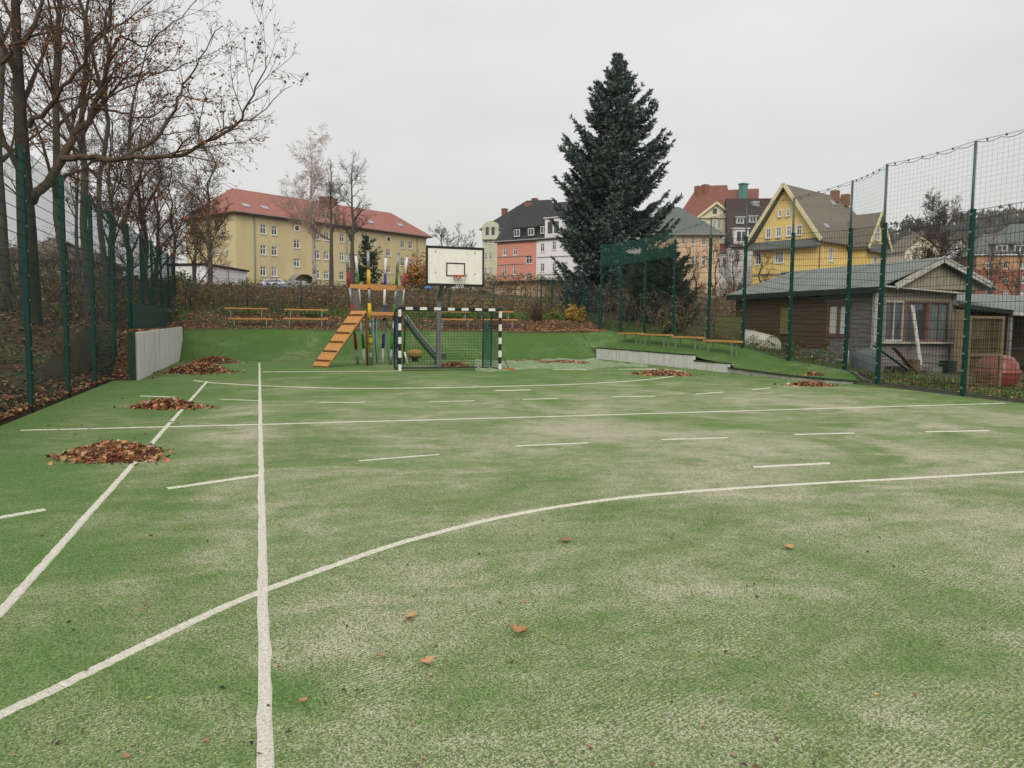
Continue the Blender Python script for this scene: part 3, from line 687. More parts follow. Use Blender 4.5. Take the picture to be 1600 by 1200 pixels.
s.build('hoop_net', 'chain_net', hp)

# ------------------------------------------------------------------ climbing tower
TB = 27.6
tw = thing('climbing_tower', (4.2, TB, 0), 'climbing tower of leaning banded poles with orange ramp and steel slide', 'playground tower')
def pole(px0, py0, px1, py1, db, dt, c1, c2, bands, r=.048):
    bot = atY(px1, py1, TB + db); bot.z = 0.0; top = atY(px0, py0, TB + dt)
    s = MB(); ts = [0] + [b for b, _ in bands]
    for k, (te, ci) in enumerate(bands): s.tube([bot.lerp(top, ts[k]), bot.lerp(top, te)], r * (1.0 if ci == 0 else 1.12), 10, m=ci)
    po = s.build('pole', [c2, c1], tw)
    s = MB(); s.lathe(top, [(r * 1.05, -.02), (r * 1.05, .03), (r * .6, .05), (.001, .055)], 10); s.build('cap', 'galv', po)
    return bot, top
BND = [(.14, 0), (.27, 1), (.40, 0), (.55, 1), (.70, 0), (.84, 1), (1.0, 0)]
P = []
P.append(pole(541, 396, 559, 569, .0, -.2, 'red_paint', 'steel', BND))
P.append(pole(556, 399, 570, 569, .7, 1.0, 'green_paint', 'white_paint', BND))
P.append(pole(575, 393, 580, 570, -.35, -.6, 'yellow_paint', 'steel', BND, .055))
P.append(pole(602.6, 402, 598, 568, .7, 1.1, 'blue_paint', 'white_paint', BND))
P.append(pole(622.6, 397, 610, 568, -.1, -.3, 'green_paint', 'steel', BND))
P.append(pole(636, 401, 618.5, 568, .35, .6, 'red_paint', 'white_paint', BND))
def on(k, z): b, t_ = P[k]; return b.lerp(t_, z / t_.z)
def board(p, q, hgt, name, th=.05, m='orange_wood'):
    s = MB(); s.bar(p, q, th, hgt); return s.build(name, m, tw)
ztop = on(0, 2.72).z; zpl = 1.78
for z, hg in ((2.78, .13), (1.83, .12)):
    for a, b in ((0, 2), (2, 4), (4, 5), (5, 3), (3, 1), (1, 0)):
        p, q_ = on(a, z), on(b, z); out_ = Vector((0, -.09, 0)) if min(a, b) in (0, 2, 4) and max(a, b) in (2, 4) else Vector((0, .09, 0))
        if (a, b) in ((1, 0), (4, 5)): out_ = Vector((0, 0, .01))
        if z < 2 and (a, b) == (0, 2): continue
        board(p + out_, q_ + out_, hg, 'rail_board')
s = MB(); s.slab([on(k, 1.74) + Vector((0, 0, 0)) for k in (0, 2, 4, 5, 3, 1)], .06); s.build('platform', 'orange_wood', tw)
for a, b in ((0, 1), (4, 5)):
    s = MB(); p, q_ = on(a, 1.95), on(b, 1.95); p2, q2 = on(a, 2.66), on(b, 2.66)
    s.slab([p, q_, q2, p2], .02, dn=(1, 0, 0)); s.build('side_panel', 'steel', tw)
# ramp: two planks side by side with cleats
rt = on(0, 1.86); rt2 = on(2, 1.86)
top_c = atY(562, 489, TB - .5); bot_c = G(501, 573.5); 
top_c.z = 1.88
ax = (top_c - bot_c); side = Vector((0, 0, 0)); hdir = Vector((ax.x, ax.y, 0)).normalized(); sd_ = Vector((hdir.y, -hdir.x, 0))
nup = ax.normalized().cross(-sd_).normalized()
if nup.z < 0: nup = -nup
wr_ = .40
for sgn in (-1, 1):
    s = MB(); o_ = sd_ * sgn * wr_ / 2
    s.bar(bot_c + o_ + nup * .03, top_c + o_ + nup * .03, wr_ - .015, .05, up=nup); s.build('ramp_plank', 'orange_wood', tw)
for k in range(6):
    t_ = .09 + .165 * k; c = bot_c.lerp(top_c, t_) + nup * .075
    s = MB(); s.bar(c - sd_ * wr_ * .93, c + sd_ * wr_ * .93, .05, .04, up=nup); s.build('cleat', 'drum_brown', tw)
for sgn in (-1, 1):
    s = MB(); s.bar(bot_c + sd_ * sgn * .3, top_c + sd_ * sgn * .3 - nup * .02, .06, .10, up=nup); s.build('ramp_beam', 'drum_brown', tw)
s = MB(); s.tube([top_c - nup * .05 + sd_ * .3, Vector((top_c.x + .1, top_c.y, 0)) + sd_ * .25], .04, 8); s.build('ramp_leg', 'drum_brown', tw)
# slide
sa = on(5, 1.6) + Vector((.1, -.05, 0)); sa = Vector((atY(633, 502, 27.9).x, 27.9, 1.60)); sb = atY(684, 557, 27.6); sb.z = .20
pts = []
for i in range(15):
    t_ = i / 14; p = sa.lerp(sb, t_); p.z = lerp(1.60, .22, min(1, t_ * 1.08)) - .08 * math.sin(t_ * math.pi); pts.append(p)
pts.append(pts[-1] + Vector((.25, 0, -.03)))
s = MB(); w2 = .32; hd = .20
for k in range(len(pts) - 1):
    p, q_ = pts[k], pts[k + 1]; Yv = Vector((0, w2, 0)); U = Vector((0, 0, hd))
    s.slab([p - Yv, q_ - Yv, q_ + Yv, p + Yv], .02)
    s.slab([p - Yv, p - Yv + U, q_ - Yv + U, q_ - Yv], .02, dn=(0, 1, 0)); s.slab([p + Yv, p + Yv + U, q_ + Yv + U, q_ + Yv], .02, dn=(0, -1, 0))
sl = s.build('slide_chute', 'slide_metal', tw)
s = MB()
for sg in (-1, 1): s.tube([p + Vector((0, sg * w2, hd)) for p in pts], .025, 6)
s.build('slide_rim', 'steel', sl)
s = MB(); s.tube([pts[-3] + Vector((0, 0, 0)), Vector((pts[-3].x, pts[-3].y, 0))], .03, 6); s.tube([Vector((sa.x, sa.y, 1.6)), Vector((sa.x - .05, sa.y, 0))], .035, 8); s.build('slide_leg', 'dark_metal', sl)
# ropes, ladder and chains under the platform
s = MB(); la, lb = atY(573, 528, TB - .5), atY(583, 528, TB - .5)
for x in (la.x, lb.x): s.tube([(x, TB - .5, 1.75), (x, TB - .5, .1)], .018, 6)
ld = s.build('rope_ladder', 'lightblue_rope', tw)
for i in range(6):
    s = MB(); z = .25 + .26 * i; s.tube([(la.x, TB - .5, z), (lb.x, TB - .5, z)], .022, 6); s.build('rung', 'green_paint', ld)
for px, dy, m_ in ((588, .2, 'drum_brown'), (604, .4, 'lightblue_rope'), (614, .3, 'lightblue_rope'), (624, .1, 'lightblue_rope'), (589, -.3, 'lightblue_rope'), (620, -.2, 'blue_paint')):
    q_ = atY(px, 530, TB + dy); s = MB(); s.tube([(q_.x, q_.y, 1.75), (q_.x - .04, q_.y, .9), (q_.x + R.uniform(-.15, .15), q_.y, .05)], .022, 6); s.build('climbing_rope', m_, tw)
s = MB(); q0, q1 = atY(632, 550, TB - .3), atY(637, 572, TB - .3); q1.z = .02; s.tube([q0, q1], .035, 6); s.build('white_foot', 'white_paint', tw)
# net between poles 4 and 6
s = MB(); netgrid(s, on(4, .2), on(5, .2), on(4, 1.7), on(5, 1.7), 5, 9, .012); s.build('climbing_net', 'lightblue_rope', tw)
# drum seat hanging by the slide
dc = G(646, 564); t = thing('drum_seat', (dc.x, dc.y - .3, 0), 'tan drum seat on a thin stick behind the goal', 'swing seat')
s = MB(); s.lathe((dc.x, dc.y - .3, 0), [(.001, .14), (.20, .13), (.27, .17), (.27, .20)], 18); s.build('base', 'drum_brown', t)
s = MB(); s.lathe((dc.x, dc.y - .3, 0), [(.27, .20), (.31, .28), (.30, .38), (.22, .45), (.001, .47)], 18); s.build('cushion', 'drum_tan', t)
s = MB(); s.lathe((dc.x, dc.y - .3, 0), [(.12, 0), (.12, .15)], 12); s.build('foot', 'dark_metal', t)
s = MB(); s.tube([(dc.x, dc.y - .3, .45), (dc.x - .1, dc.y - .3, 1.05)], .018, 6); s.build('stick', 'rope', t)

# ------------------------------------------------------------------ benches
def bench_mesh(L_=1.75):
    root = thing('bench', (0, 0, 0), 'x', 'bench')
    for k, y in enumerate((-.11, .0, .11)):
        s = MB(); s.box((0, y, .42), (L_, .098, .06)); s.build('seat_slat', 'orange_wood', root, world=False)
    for x in (-L_ * .36, L_ * .36):
        s = MB(); s.bar((x, -.10, -.1), (x, -.10, .39), .03); s.bar((x, .10, -.1), (x, .10, .39), .03); s.bar((x, -.15, .395), (x, .15, .395), .045, .03); s.build('leg', 'steel', root, world=False)
    return root
bench0 = bench_mesh(); first = [True]
def put_bench(x, y, z, rz, label, sc=1.0):
    o = bench0 if first[0] else copy_tree(bench0); first[0] = False
    o.location = (x, y, z); o.rotation_euler = (0, 0, rz); o.scale = (sc, 1, 1); o['label'] = label; o['group'] = 'orange slatted benches around the court'
pairs = [((356, 497), (426, 497), 34.3, 'front orange bench of the leftmost pair behind the turf bank'), ((351, 481), (418, 481), 36, 'rear orange bench of the leftmost pair behind the turf bank'),
         ((442, 497), (512, 497), 34.3, 'front orange bench of the pair left of the climbing tower'), ((444, 483), (512, 483), 36, 'rear orange bench of the pair left of the climbing tower'),
         ((683, 498), (738, 498), 34.3, 'front orange bench seen through the middle of the goal'), ((678, 486), (734, 486), 36, 'rear orange bench seen under the goal crossbar'),
         ((753, 498), (807, 499), 34.3, 'front orange bench beside the right goal post'), ((746, 486), (801, 486), 36, 'rear orange bench level with the right end of the crossbar')]
for p, q_, b, lab in pairs:
    A, B = atY(*p, b), atY(*q_, b); put_bench((A.x + B.x) / 2, b, (A.z + B.z) / 2 - .45, 0, lab, (B.x - A.x) / 1.75)
for (b0, b1), lab in (((21.95, 23.95), 'nearest of the four orange benches on the right terrace'), ((24.25, 26.2), 'second nearest orange bench on the right terrace'), ((26.5, 28.7), 'third orange bench along the right terrace'), ((28.9, 30.9), 'farthest orange bench on the right terrace below the spruce')):
    bm_ = (b0 + b1) / 2; z0 = terrace_z(15.4, bm_)
    put_bench(15.4, bm_, z0, math.pi / 2, lab, (b1 - b0) / 1.78)

# ------------------------------------------------------------------ fallen leaves
BROWN = [(0.33, 0.145, 0.065), (0.25, 0.105, 0.05), (0.17, 0.075, 0.04), (0.40, 0.20, 0.095), (0.46, 0.27, 0.14), (0.11, 0.052, 0.03), (0.29, 0.165, 0.095), (0.50, 0.33, 0.19)]
def leaf_quad(mb, c, size, rr, tilt=.6, cols=BROWN, up=None):
    a = rr.uniform(0, 6.28); d = Vector((math.cos(a), math.sin(a), rr.uniform(-tilt, tilt))).normalized()
    n0 = Vector((rr.uniform(-tilt, tilt), rr.uniform(-tilt, tilt), 1)).normalized() if up is None else up
    sdv = d.cross(n0).normalized(); nn = sdv.cross(d); wd = size * rr.uniform(.28, .42); f_ = size * rr.uniform(.05, .3)
    c = Vector(c); A, B = c - d * size / 2, c + d * size / 2; L_, Rr = c + sdv * wd + nn * f_, c - sdv * wd + nn * f_
    k = rr.choice(cols); k = tuple(min(1, x * rr.uniform(.75, 1.25)) for x in k)
    mb.face([A, L_, B], c=k); mb.face([A, B, Rr], c=k)
def leaf_pile(px, py, w_px, lab, hgt=.22, n=900, asp=.62, lobes=None, z=0.0, size=.075):
    c = G(px, py, z); D = c.y / math.cos(YAW) if True else 0; D = c.x * FWD.x + c.y * FWD.y
    rx = w_px / 2 * D / F_PX; ry = rx * asp
    t = thing('leaf_pile', (c.x, c.y, z), lab, 'leaf pile', group='raked piles of brown leaves')
    rr = random.Random(int(px * 7 + py)); mb = MB()
    # core mound
    N = 22; ringz = [(1, .0), (.86, .35), (.62, .68), (.35, .9), (.1, 1)]
    pts = []
    ph = [rr.uniform(0, 6.28) for _ in range(3)]
    def rad(t_): return 1 + .16 * math.sin(2 * t_ + ph[0]) + .12 * math.sin(3 * t_ + ph[1]) + .08 * math.sin(5 * t_ + ph[2])
    for f_, zz in ringz:
        for i in range(N):
            t_ = 2 * math.pi * i / N; k = rad(t_) * f_ * .93
            p = RGT * rx * k * math.cos(t_) + FWD * ry * k * math.sin(t_); mb.v.append((c.x + p.x, c.y + p.y, z + hgt * .8 * zz))
    for j in range(len(ringz) - 1):
        for i in range(N):
            l = (i + 1) % N; mb.f.append((j * N + i, j * N + l, (j + 1) * N + l, (j + 1) * N + i)); mb.m.append(0); mb.c.append((.07, .035, .02)); mb.sm.append(True)
    for _ in range(n):
        t_ = rr.uniform(0, 6.28); f_ = math.sqrt(rr.random()) * 1.06
        if rr.random() < .14: f_ = 1 + abs(rr.gauss(0, .30))
        k = rad(t_) * f_; hz = hgt * .82 * max(0, 1 - f_ ** 2.0) + rr.uniform(.004, .035) if f_ < 1 else .01
        p = RGT * rx * k * math.cos(t_) + FWD * ry * k * math.sin(t_)
        leaf_quad(mb, (c.x + p.x, c.y + p.y, z + hz), size * rr.choice((.45, .7, .9, 1.1, 1.5)), rr, .9)
    tag(mb.build('leaves', 'leaves', t), kind='stuff')
leaf_pile(178, 713, 132, 'largest near pile of brown leaves on the left white line', .14, 1900, .72)
leaf_pile(262, 637, 92, 'middle pile of brown leaves on the left white line', .15, 1000, .55)
leaf_pile(313, 582, 84, 'big heap of brown leaves by the left retaining wall', .30, 1500, .95)
leaf_pile(338, 567, 60, 'leaf heap reaching the foot of the bank behind the bigger heap', .26, 900, .8)
leaf_pile(1036, 586, 78, 'pile of brown leaves inside the corner of the far curved line', .15, 1200, .6)
leaf_pile(1268, 603, 60, 'thin strip of brown leaves beside the right kerb', .10, 600, .35)
leaf_pile(1272, 586.5, 22, 'small patch of leaves on the turf behind the right kerb', .06, 160, .5, z=.2)
leaf_pile(709, 573, 40, 'brown leaf pile behind the goal at the basketball post', .16, 700, .8)
leaf_pile(885, 568, 85, 'flat spread of leaves lying on the green net', .10, 900, .55)
leaf_pile(830, 565, 60, 'thin scatter of leaves near the left end of the green net', .05, 300, .5)
# large single leaves near the viewer
def lobed_leaf(px, py, size, rz, curl, lab, col):
    c = G(px, py); mb = MB(); n = 7; rr = random.Random(int(px)); L_ = size; rows = []
    for i in range(n + 1):
        t_ = i / n; wv_ = (.36 * math.sin(t_ * math.pi) ** .7 * (1 + .32 * math.sin(t_ * 19))) * L_ + .002
        rows.append([(t_ * L_ - L_ / 2, sg * wv_, curl * L_ * ((t_ - .5) ** 2 * 1.6 + abs(sg) * .5 * wv_ / L_) + .012 + .003 * rr.random()) for sg in (-1, -.5, 0, .5, 1)])
    Mr = Matrix.Rotation(rz, 3, 'Z') @ Matrix.Rotation(rr.uniform(-.25, .25), 3, 'X')
    for i in range(n):
        for j in range(4):
            q = [rows[i][j], rows[i + 1][j], rows[i + 1][j + 1], rows[i][j + 1]]
            k = tuple(x * rr.uniform(.85, 1.15) for x in col)
            mb.face([c + Mr @ Vector(x) for x in q], c=k, smooth=False)
    P_ = [c + Mr @ Vector(rows[0][2]), c + Mr @ Vector((-L_ * .5 - .03, 0, .012))]
    mb.tube(P_, .0015, 4, col=(.2, .1, .04))
    t = thing('fallen_leaf', c, lab, 'leaf', group='single leaves on the turf'); mb.build('blade', 'leaves', t)
lobed_leaf(643, 968, .078, 1.0, .5, 'pale tan leaf, the farthest of three near the long white line', (.46, .28, .14))
lobed_leaf(812, 993, .098, -.7, .9, 'curled brown leaf, the rightmost of the three large leaves', (.36, .19, .09))
lobed_leaf(667, 1039, .075, .4, .5, 'tan leaf, the nearest of the three large leaves', (.46, .27, .14))
lobed_leaf(474, 1100, .035, .4, .5, 'small orange leaf right of the long white line', (.44, .22, .1))
lobed_leaf(598, 1029, .034, .2, .5, 'small tan leaf left of the three large leaves', (.42, .25, .13))
lobed_leaf(1232, 858, .075, .2, .5, 'orange leaf lying below the near curved line on the right', (.48, .28, .13))
lobed_leaf(884, 847, .085, .1, .3, 'brown leaf lying just below the near curved line', (.30, .16, .08))
mb = MB(); rr = random.Random(21)
for _ in range(260):
    px, py = rr.uniform(0, 1600), 640 + 560 * rr.random() ** 1.0
    c = G(px, py, .006)
    if c.y > 22: continue
    leaf_quad(mb, c, rr.choice((.012, .015, .02, .025, .03)), rr, .4, cols=[(.30, .19, .10), (.22, .13, .07), (.40, .26, .13), (.5, .33, .12), (.05, .035, .025), (.05, .035, .025), (.12, .075, .045), (.16, .10, .06)])
for _ in range(260):
    px, py = rr.uniform(0, 340), rr.uniform(560, 690); c = G(px, py, .008)
    if c.x > -3.3 and c.y < 29: leaf_quad(mb, c, rr.uniform(.04, .07), rr, .4) if rr.random() < .25 else None
for _ in range(230):
    a = rr.uniform(-2.8, 14.3); b = 31 - abs(rr.gauss(0, .5)) if rr.random() < .6 else rr.uniform(31, 33.2); leaf_quad(mb, (a, b, (bank_z(a, b) if b > 31 else 0) + .012), rr.uniform(.05, .09), rr, .4)
for _ in range(130):
    if rr.random() < .5: leaf_quad(mb, (-2.82 + abs(rr.gauss(0, .2)), rr.uniform(21, 31), .012), rr.uniform(.05, .09), rr, .4)
    else: leaf_quad(mb, (14.42 - abs(rr.gauss(0, .25)), rr.uniform(18, 31), .012), rr.uniform(.05, .09), rr, .4)
for _ in range(90):
    a, b = rr.uniform(14.6, 16.1), rr.uniform(18, 33); leaf_quad(mb, (a, b, terrace_z(a, b) + .012), rr.uniform(.05, .09), rr, .4)
tag(mb.build('leaf_litter', 'leaves'), 'tiny leaf fragments strewn over the turf', 'leaf litter', kind='stuff')
# leaf cover on the slopes, along the fences and behind the bank
mb = MB(); rr = random.Random(22)
def strew(n, fa, fb, size=(.06, .12), cols=BROWN):
    for _ in range(n):
        a, b = fa(), fb(); leaf_quad(mb, (a, b, terr(a, b) + rr.uniform(.01, .05)), rr.uniform(*size), rr, .5, cols)
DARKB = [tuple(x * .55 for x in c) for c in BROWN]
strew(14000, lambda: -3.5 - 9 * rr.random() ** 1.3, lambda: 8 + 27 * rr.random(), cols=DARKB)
strew(3000, lambda: rr.uniform(-3.62, -3.36) if rr.random() < .7 else rr.uniform(-3.9, -3.3), lambda: rr.uniform(8, 20.9))
strew(900, lambda: rr.uniform(-3.5, -2.95), lambda: rr.uniform(21, 33))
ORANGE = BROWN + [(.42, .2, .07), (.45, .24, .1), (.38, .17, .06)]
strew(7000, lambda: rr.uniform(-9, 16), lambda: 33.3 + 3.2 * rr.random(), cols=ORANGE)
strew(2500, lambda: rr.uniform(-9, 16), lambda: 36 + 5 * rr.random(), cols=ORANGE)
strew(1500, lambda: rr.uniform(12, 16), lambda: 33.2 + 1.5 * rr.random(), cols=ORANGE)
strew(1600, lambda: 15.2 + 3.5 * rr.random(), lambda: rr.uniform(9, 18), size=(.04, .09))
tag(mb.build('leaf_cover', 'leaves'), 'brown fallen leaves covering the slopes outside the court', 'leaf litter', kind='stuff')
# green net bundled on the ground behind the goal
mb = MB(); rr = random.Random(5); NU, NV = 60, 16
def tarp_pt(u, v):
    px = lerp(742, 1012, u); far = lerp(561, 566, u); near = lerp(580, 573.5, u); far += 3 * math.sin(u * 9) ; near += 1.5 * math.sin(u * 13)
    if u > .8: far = lerp(far, 570, (u - .8) / .2)
    c = G(px, lerp(near, far, v)); h_ = .02 + .05 * abs(math.sin(u * 31 + v * 5)) * abs(math.sin(v * 9 + u * 12)) + (.10 * math.exp(-((u - .68) / .05) ** 2) if v > .75 else 0)
    if v in (0, 1) or u in (0, 1): h_ = .004
    return (c.x, c.y, h_)
for j in range(NV + 1):
    for i in range(NU + 1): mb.v.append(tarp_pt(i / NU, j / NV))
for j in range(NV):
    for i in range(NU): k = j * (NU + 1) + i; mb.f.append((k, k + 1, k + NU + 2, k + NU + 1)); mb.m.append(0); mb.c.append(None); mb.sm.append(True)
tag(mb.build('ground_net', 'leaf_net'), 'pale green net spread on the ground right of the goal', 'net')
# rake by the goal
p0, p1 = G(796, 578.5), atY(785, 556, 24.4); t = thing('rake', p0, 'brown handled rake lying against the right goal post', 'rake')
s = MB(); s.tube([p0 + Vector((0, 0, .03)), p1], .018, 6); s.build('handle', 'drum_brown', t)
s = MB(); s.box((p0.x, p0.y, .05), (.34, .05, .04))
for i in range(9): s.box((p0.x - .16 + .04 * i, p0.y, .02), (.01, .02, .04))
s.build('rake_head', 'ring_orange', t)
# ------------------------------------------------------------------ houses
def wall_holes(mb, o, sd, S, z0, z1, rects, dep=.16, m=0, top=None):
    # a wall skin from o along sd, outward normal = sd x up ; rects (s0,s1,z0,z1) are openings with reveals
    o = Vector(o); sd = Vector(sd); inn = Vector((-sd.y, sd.x, 0))
    ss = sorted(set([0, S] + [min(S, max(0, r[k])) for r in rects for k in (0, 1)])); zz = sorted(set([z0, z1] + [min(z1, max(z0, r[k])) for r in rects for k in (2, 3)]))
    pt = lambda s, z, d=0: o + sd * s + inn * d + Vector((0, 0, z))
    for i in range(len(ss) - 1):
        j0 = 0
        while j0 < len(zz) - 1:
            sc = (ss[i] + ss[i + 1]) / 2; hole = lambda j: any(r[0] < sc < r[1] and r[2] < (zz[j] + zz[j + 1]) / 2 < r[3] for r in rects)
            if hole(j0): j0 += 1; continue
            j1 = j0
            while j1 < len(zz) - 1 and not hole(j1): j1 += 1
            mb.face([pt(ss[i], zz[j0]), pt(ss[i + 1], zz[j0]), pt(ss[i + 1], zz[j1]), pt(ss[i], zz[j1])], m); j0 = j1
    for a, b, c, d in rects:
        mb.face([pt(a, c), pt(a, d), pt(a, d, dep), pt(a, c, dep)], m); mb.face([pt(b, d), pt(b, c), pt(b, c, dep), pt(b, d, dep)], m)
        mb.face([pt(a, d), pt(b, d), pt(b, d, dep), pt(a, d, dep)], m); mb.face([pt(a, c), pt(a, c, dep), pt(b, c, dep), pt(b, c)], m)
def window(parent, o, sd, r, dep=.10, frame='window_white', cross=True, sill=True, nv=1, glass='glass', surround=0):
    o = Vector(o); sd = Vector(sd); inn = Vector((-sd.y, sd.x, 0)); a, b, c, d = r
    pt = lambda s, z, k=0: o + sd * s + inn * k + Vector((0, 0, z))
    fw = min(.09, (b - a) * .12); s = MB()
    def bx(s0, s1, z0, z1, k0, k1): 
        cc = (pt(s0, z0, k0) + pt(s1, z1, k1)) / 2
        s.box(cc, (s1 - s0, k1 - k0, z1 - z0), rz=math.atan2(sd.y, sd.x))
    bx(a, a + fw, c, d, dep - .04, dep + .04); bx(b - fw, b, c, d, dep - .04, dep + .04); bx(a + fw, b - fw, c, c + fw, dep - .04, dep + .04); bx(a + fw, b - fw, d - fw, d, dep - .04, dep + .04)
    for i in range(nv):
        x = lerp(a, b, (i + 1) / (nv + 1)); bx(x - fw * .45, x + fw * .45, c + fw, d - fw, dep - .03, dep + .04)
    if cross: z_ = lerp(c, d, .66); bx(a + fw, b - fw, z_ - fw * .4, z_ + fw * .4, dep - .032, dep + .038)
    if sill: bx(a - .08, b + .08, c - .09, c, -.10, dep - .045)
    if surround:
        k = surround; bx(a - k, a, c, d + k, -.04, .02); bx(b, b + k, c, d + k, -.04, .02); bx(a, b, d, d + k, -.04, .02)
    w_ = s.build('window', frame, parent)
    s = MB(); s.face([pt(a, c, dep + .03), pt(b, c, dep + .03), pt(b, d, dep + .03), pt(a, d, dep + .03)]); s.build('pane', 'glass_curtain' if glass == 'glass' and R.random() < .4 else glass, w_)
    return w_
class House:
    def __init__(s, name, label, px, D, ang, W, dep, z0, ze, wallm, cat='house'):
        # front left corner at pixel column px and distance D, front running along ang (0 = to the right, positive = away)
        h = atD(px, 480, D); s.o = Vector((h.x, h.y, 0)); u = RGT * math.cos(ang) + FWD * math.sin(ang); s.u = u.normalized(); s.v = Vector((-s.u.y, s.u.x, 0))
        s.W, s.dep, s.z0, s.ze, s.wm = W, dep, z0, ze, wallm
        s.t = thing(name, (s.o.x, s.o.y, z0), label, cat, rz=math.atan2(s.u.y, s.u.x)); s.faces = {'f': [], 'l': [], 'r': []}; s.opts = {}
    def P(s, x, y, z): return s.o + s.u * x + s.v * y + Vector((0, 0, z))
    def base(s, f):
        if f == 'f': return s.o, s.u, s.W
        if f == 'r': return s.P(s.W, 0, 0), s.v, s.dep
        return s.P(0, s.dep, 0), -s.v, s.dep
    def loc(s, f, px, py):
        o, sd, S = s.base(f); n = Vector((-sd.y, sd.x, 0)); h = atplane(px, py, o, n); return (h - o).dot(sd), h.z
    def win(s, f, px, py, wpx, hpx, **k):
        s0, z0 = s.loc(f, px - wpx / 2, py + hpx / 2); s1, z1 = s.loc(f, px + wpx / 2, py - hpx / 2); zc = s.loc(f, px, py)[1]
        s0, s1 = min(s0, s1), max(s0, s1); hz = abs(s.loc(f, px, py - hpx / 2)[1] - s.loc(f, px, py + hpx / 2)[1]) / 2
        s.faces[f].append(((s0, s1, zc - hz, zc + hz), k))
    def walls(s):
        mb = MB()
        for f in 'frl':
            o, sd, S = s.base(f); wall_holes(mb, o, sd, S, s.z0, s.ze, [r for r, k in s.faces[f]])
        a, b, c, d = s.P(0, s.dep, s.z0), s.P(s.W, s.dep, s.z0), s.P(s.W, s.dep, s.ze), s.P(0, s.dep, s.ze); mb.face([b, a, d, c])
        mb.face([s.P(0, 0, s.ze), s.P(s.W, 0, s.ze), s.P(s.W, s.dep, s.ze), s.P(0, s.dep, s.ze)])
        mb.face([s.P(.2, .2, s.z0 + .3), s.P(.2, s.dep - .2, s.z0 + .3), s.P(s.W - .2, s.dep - .2, s.z0 + .3), s.P(s.W - .2, .2, s.z0 + .3)])
        s.wall = mb.build('wall', s.wm, s.t)
        for f in 'frl':
            o, sd, S = s.base(f)
            for r, k in s.faces[f]: window(s.t, o, sd, r, **k)
    def gable_tri(s, f, zr, mat_=None):
        mb = MB(); o, sd, S = s.base(f); n = Vector((sd.y, -sd.x, 0)) * .002
        mb.slab([o + n + Vector((0, 0, s.ze)), o + n + sd * S + Vector((0, 0, s.ze)), o + n + sd * S / 2 + Vector((0, 0, zr))], .12, dn=tuple(-n.normalized())); return mb.build('gable', mat_ or s.wm, s.t)
    def roof(s, kind, zr, mat_, ov=.5, hip=None, th=.16, trim='trim_grey', hipr=None):
        mb = MB(); W, d, e = s.W, s.dep, s.ze; P_ = s.P; s.zr = zr
        if kind == 'hip':
            hl = hip if hip is not None else d / 2; hr = hipr if hipr is not None else hl
            A, B, C, D_ = P_(-ov, -ov, e), P_(W + ov, -ov, e), P_(W + ov, d + ov, e), P_(-ov, d + ov, e); r0, r1 = P_(hl, d / 2, zr), P_(W - hr, d / 2, zr)
            for poly in ([A, B, r1, r0], [B, C, r1], [C, D_, r0, r1], [D_, A, r0]): mb.slab(poly, th)
            s.ridge = (r0, r1)
        elif kind == 'x':      # ridge parallel to the front
            sl = (zr - e) / (d / 2); A, B, C, D_ = P_(-ov, -ov, e - sl * ov * .3), P_(W + ov, -ov, e - sl * ov * .3), P_(W + ov, d + ov, e - sl * ov * .3), P_(-ov, d + ov, e - sl * ov * .3); r0, r1 = P_(-ov, d / 2, zr), P_(W + ov, d / 2, zr)
            for poly in ([A, B, r1, r0], [C, D_, r0, r1]): mb.slab(poly, th)
        elif kind == 'y':      # gable towards the front
            A, B, C, D_ = P_(-ov, -ov, e - .1), P_(W + ov, -ov, e - .1), P_(W + ov, d + ov, e - .1), P_(-ov, d + ov, e - .1); r0, r1 = P_(W / 2, -ov, zr), P_(W / 2, d + ov, zr)
            if hip: r1 = P_(W / 2, d - hip, zr); mb.slab([C, D_, r1], th)
            for poly in ([B, C, r1, r0], [D_, A, r0, r1]): mb.slab(poly, th)
        s.roof_o = mb.build('roof', mat_, s.t)
        g_ = MB(); g_.bar(P_(-ov, -ov - .05, e - .02), P_(W + ov, -ov - .05, e - .02), .14) if kind in ('hip', 'x') else None
        if kind in ('hip', 'x'): g_.build('gutter', trim, s.roof_o)
        return s.roof_o
    def onroof(s, name, px, py, D, size, mat_, dz=0):
        c = atD(px, py, D); b = MB(); b.box(c + Vector((0, 0, dz)), size, rz=math.atan2(s.u.y, s.u.x)); return b.build(name, mat_, s.roof_o)
def dist(p): return p.x * FWD.x + p.y * FWD.y
# --- long ochre apartment block on the left
A_, B_ = atD(370, 334, 96), atD(668, 369, 121); dv = B_ - A_
ang = math.atan2(dv.x * FWD.x + dv.y * FWD.y, dv.x * RGT.x + dv.y * RGT.y); W_ = math.hypot(dv.x, dv.y)
H = House('apartment_block', 'long ochre three storey apartment block with red hipped roof', 370, 96, ang, W_, 12.5, 4.8, 15.2, 'plaster_ochre', 'building')
def rowy(x, r): return [lerp(712, 808, (x - 445) / 871), lerp(842, 918, (x - 445) / 871), lerp(974, 1028, (x - 445) / 871)][r]
for x in (445, 515, 783, 840, 937, 993, 1080, 1133, 1316, 1366):
    for r_ in range(3): H.win('f', 300 + x / 4, 180 + rowy(x, r_) / 4, lerp(9.0, 6.5, (x - 445) / 900), lerp(15, 11.5, (x - 445) / 900))
for x, ys_ in ((655, (805, 922)), (1228, (860, 965))):
    for y in ys_: H.win('f', 300 + x / 4, 180 + y / 4, 9.5 if x < 900 else 7, 13 if x < 900 else 10.5)
for x, y in ((160, 845), (212, 845), (160, 960), (212, 960), (190, 730)): H.win('l', 300 + x / 4, 180 + y / 4, 4.5, 13.5)
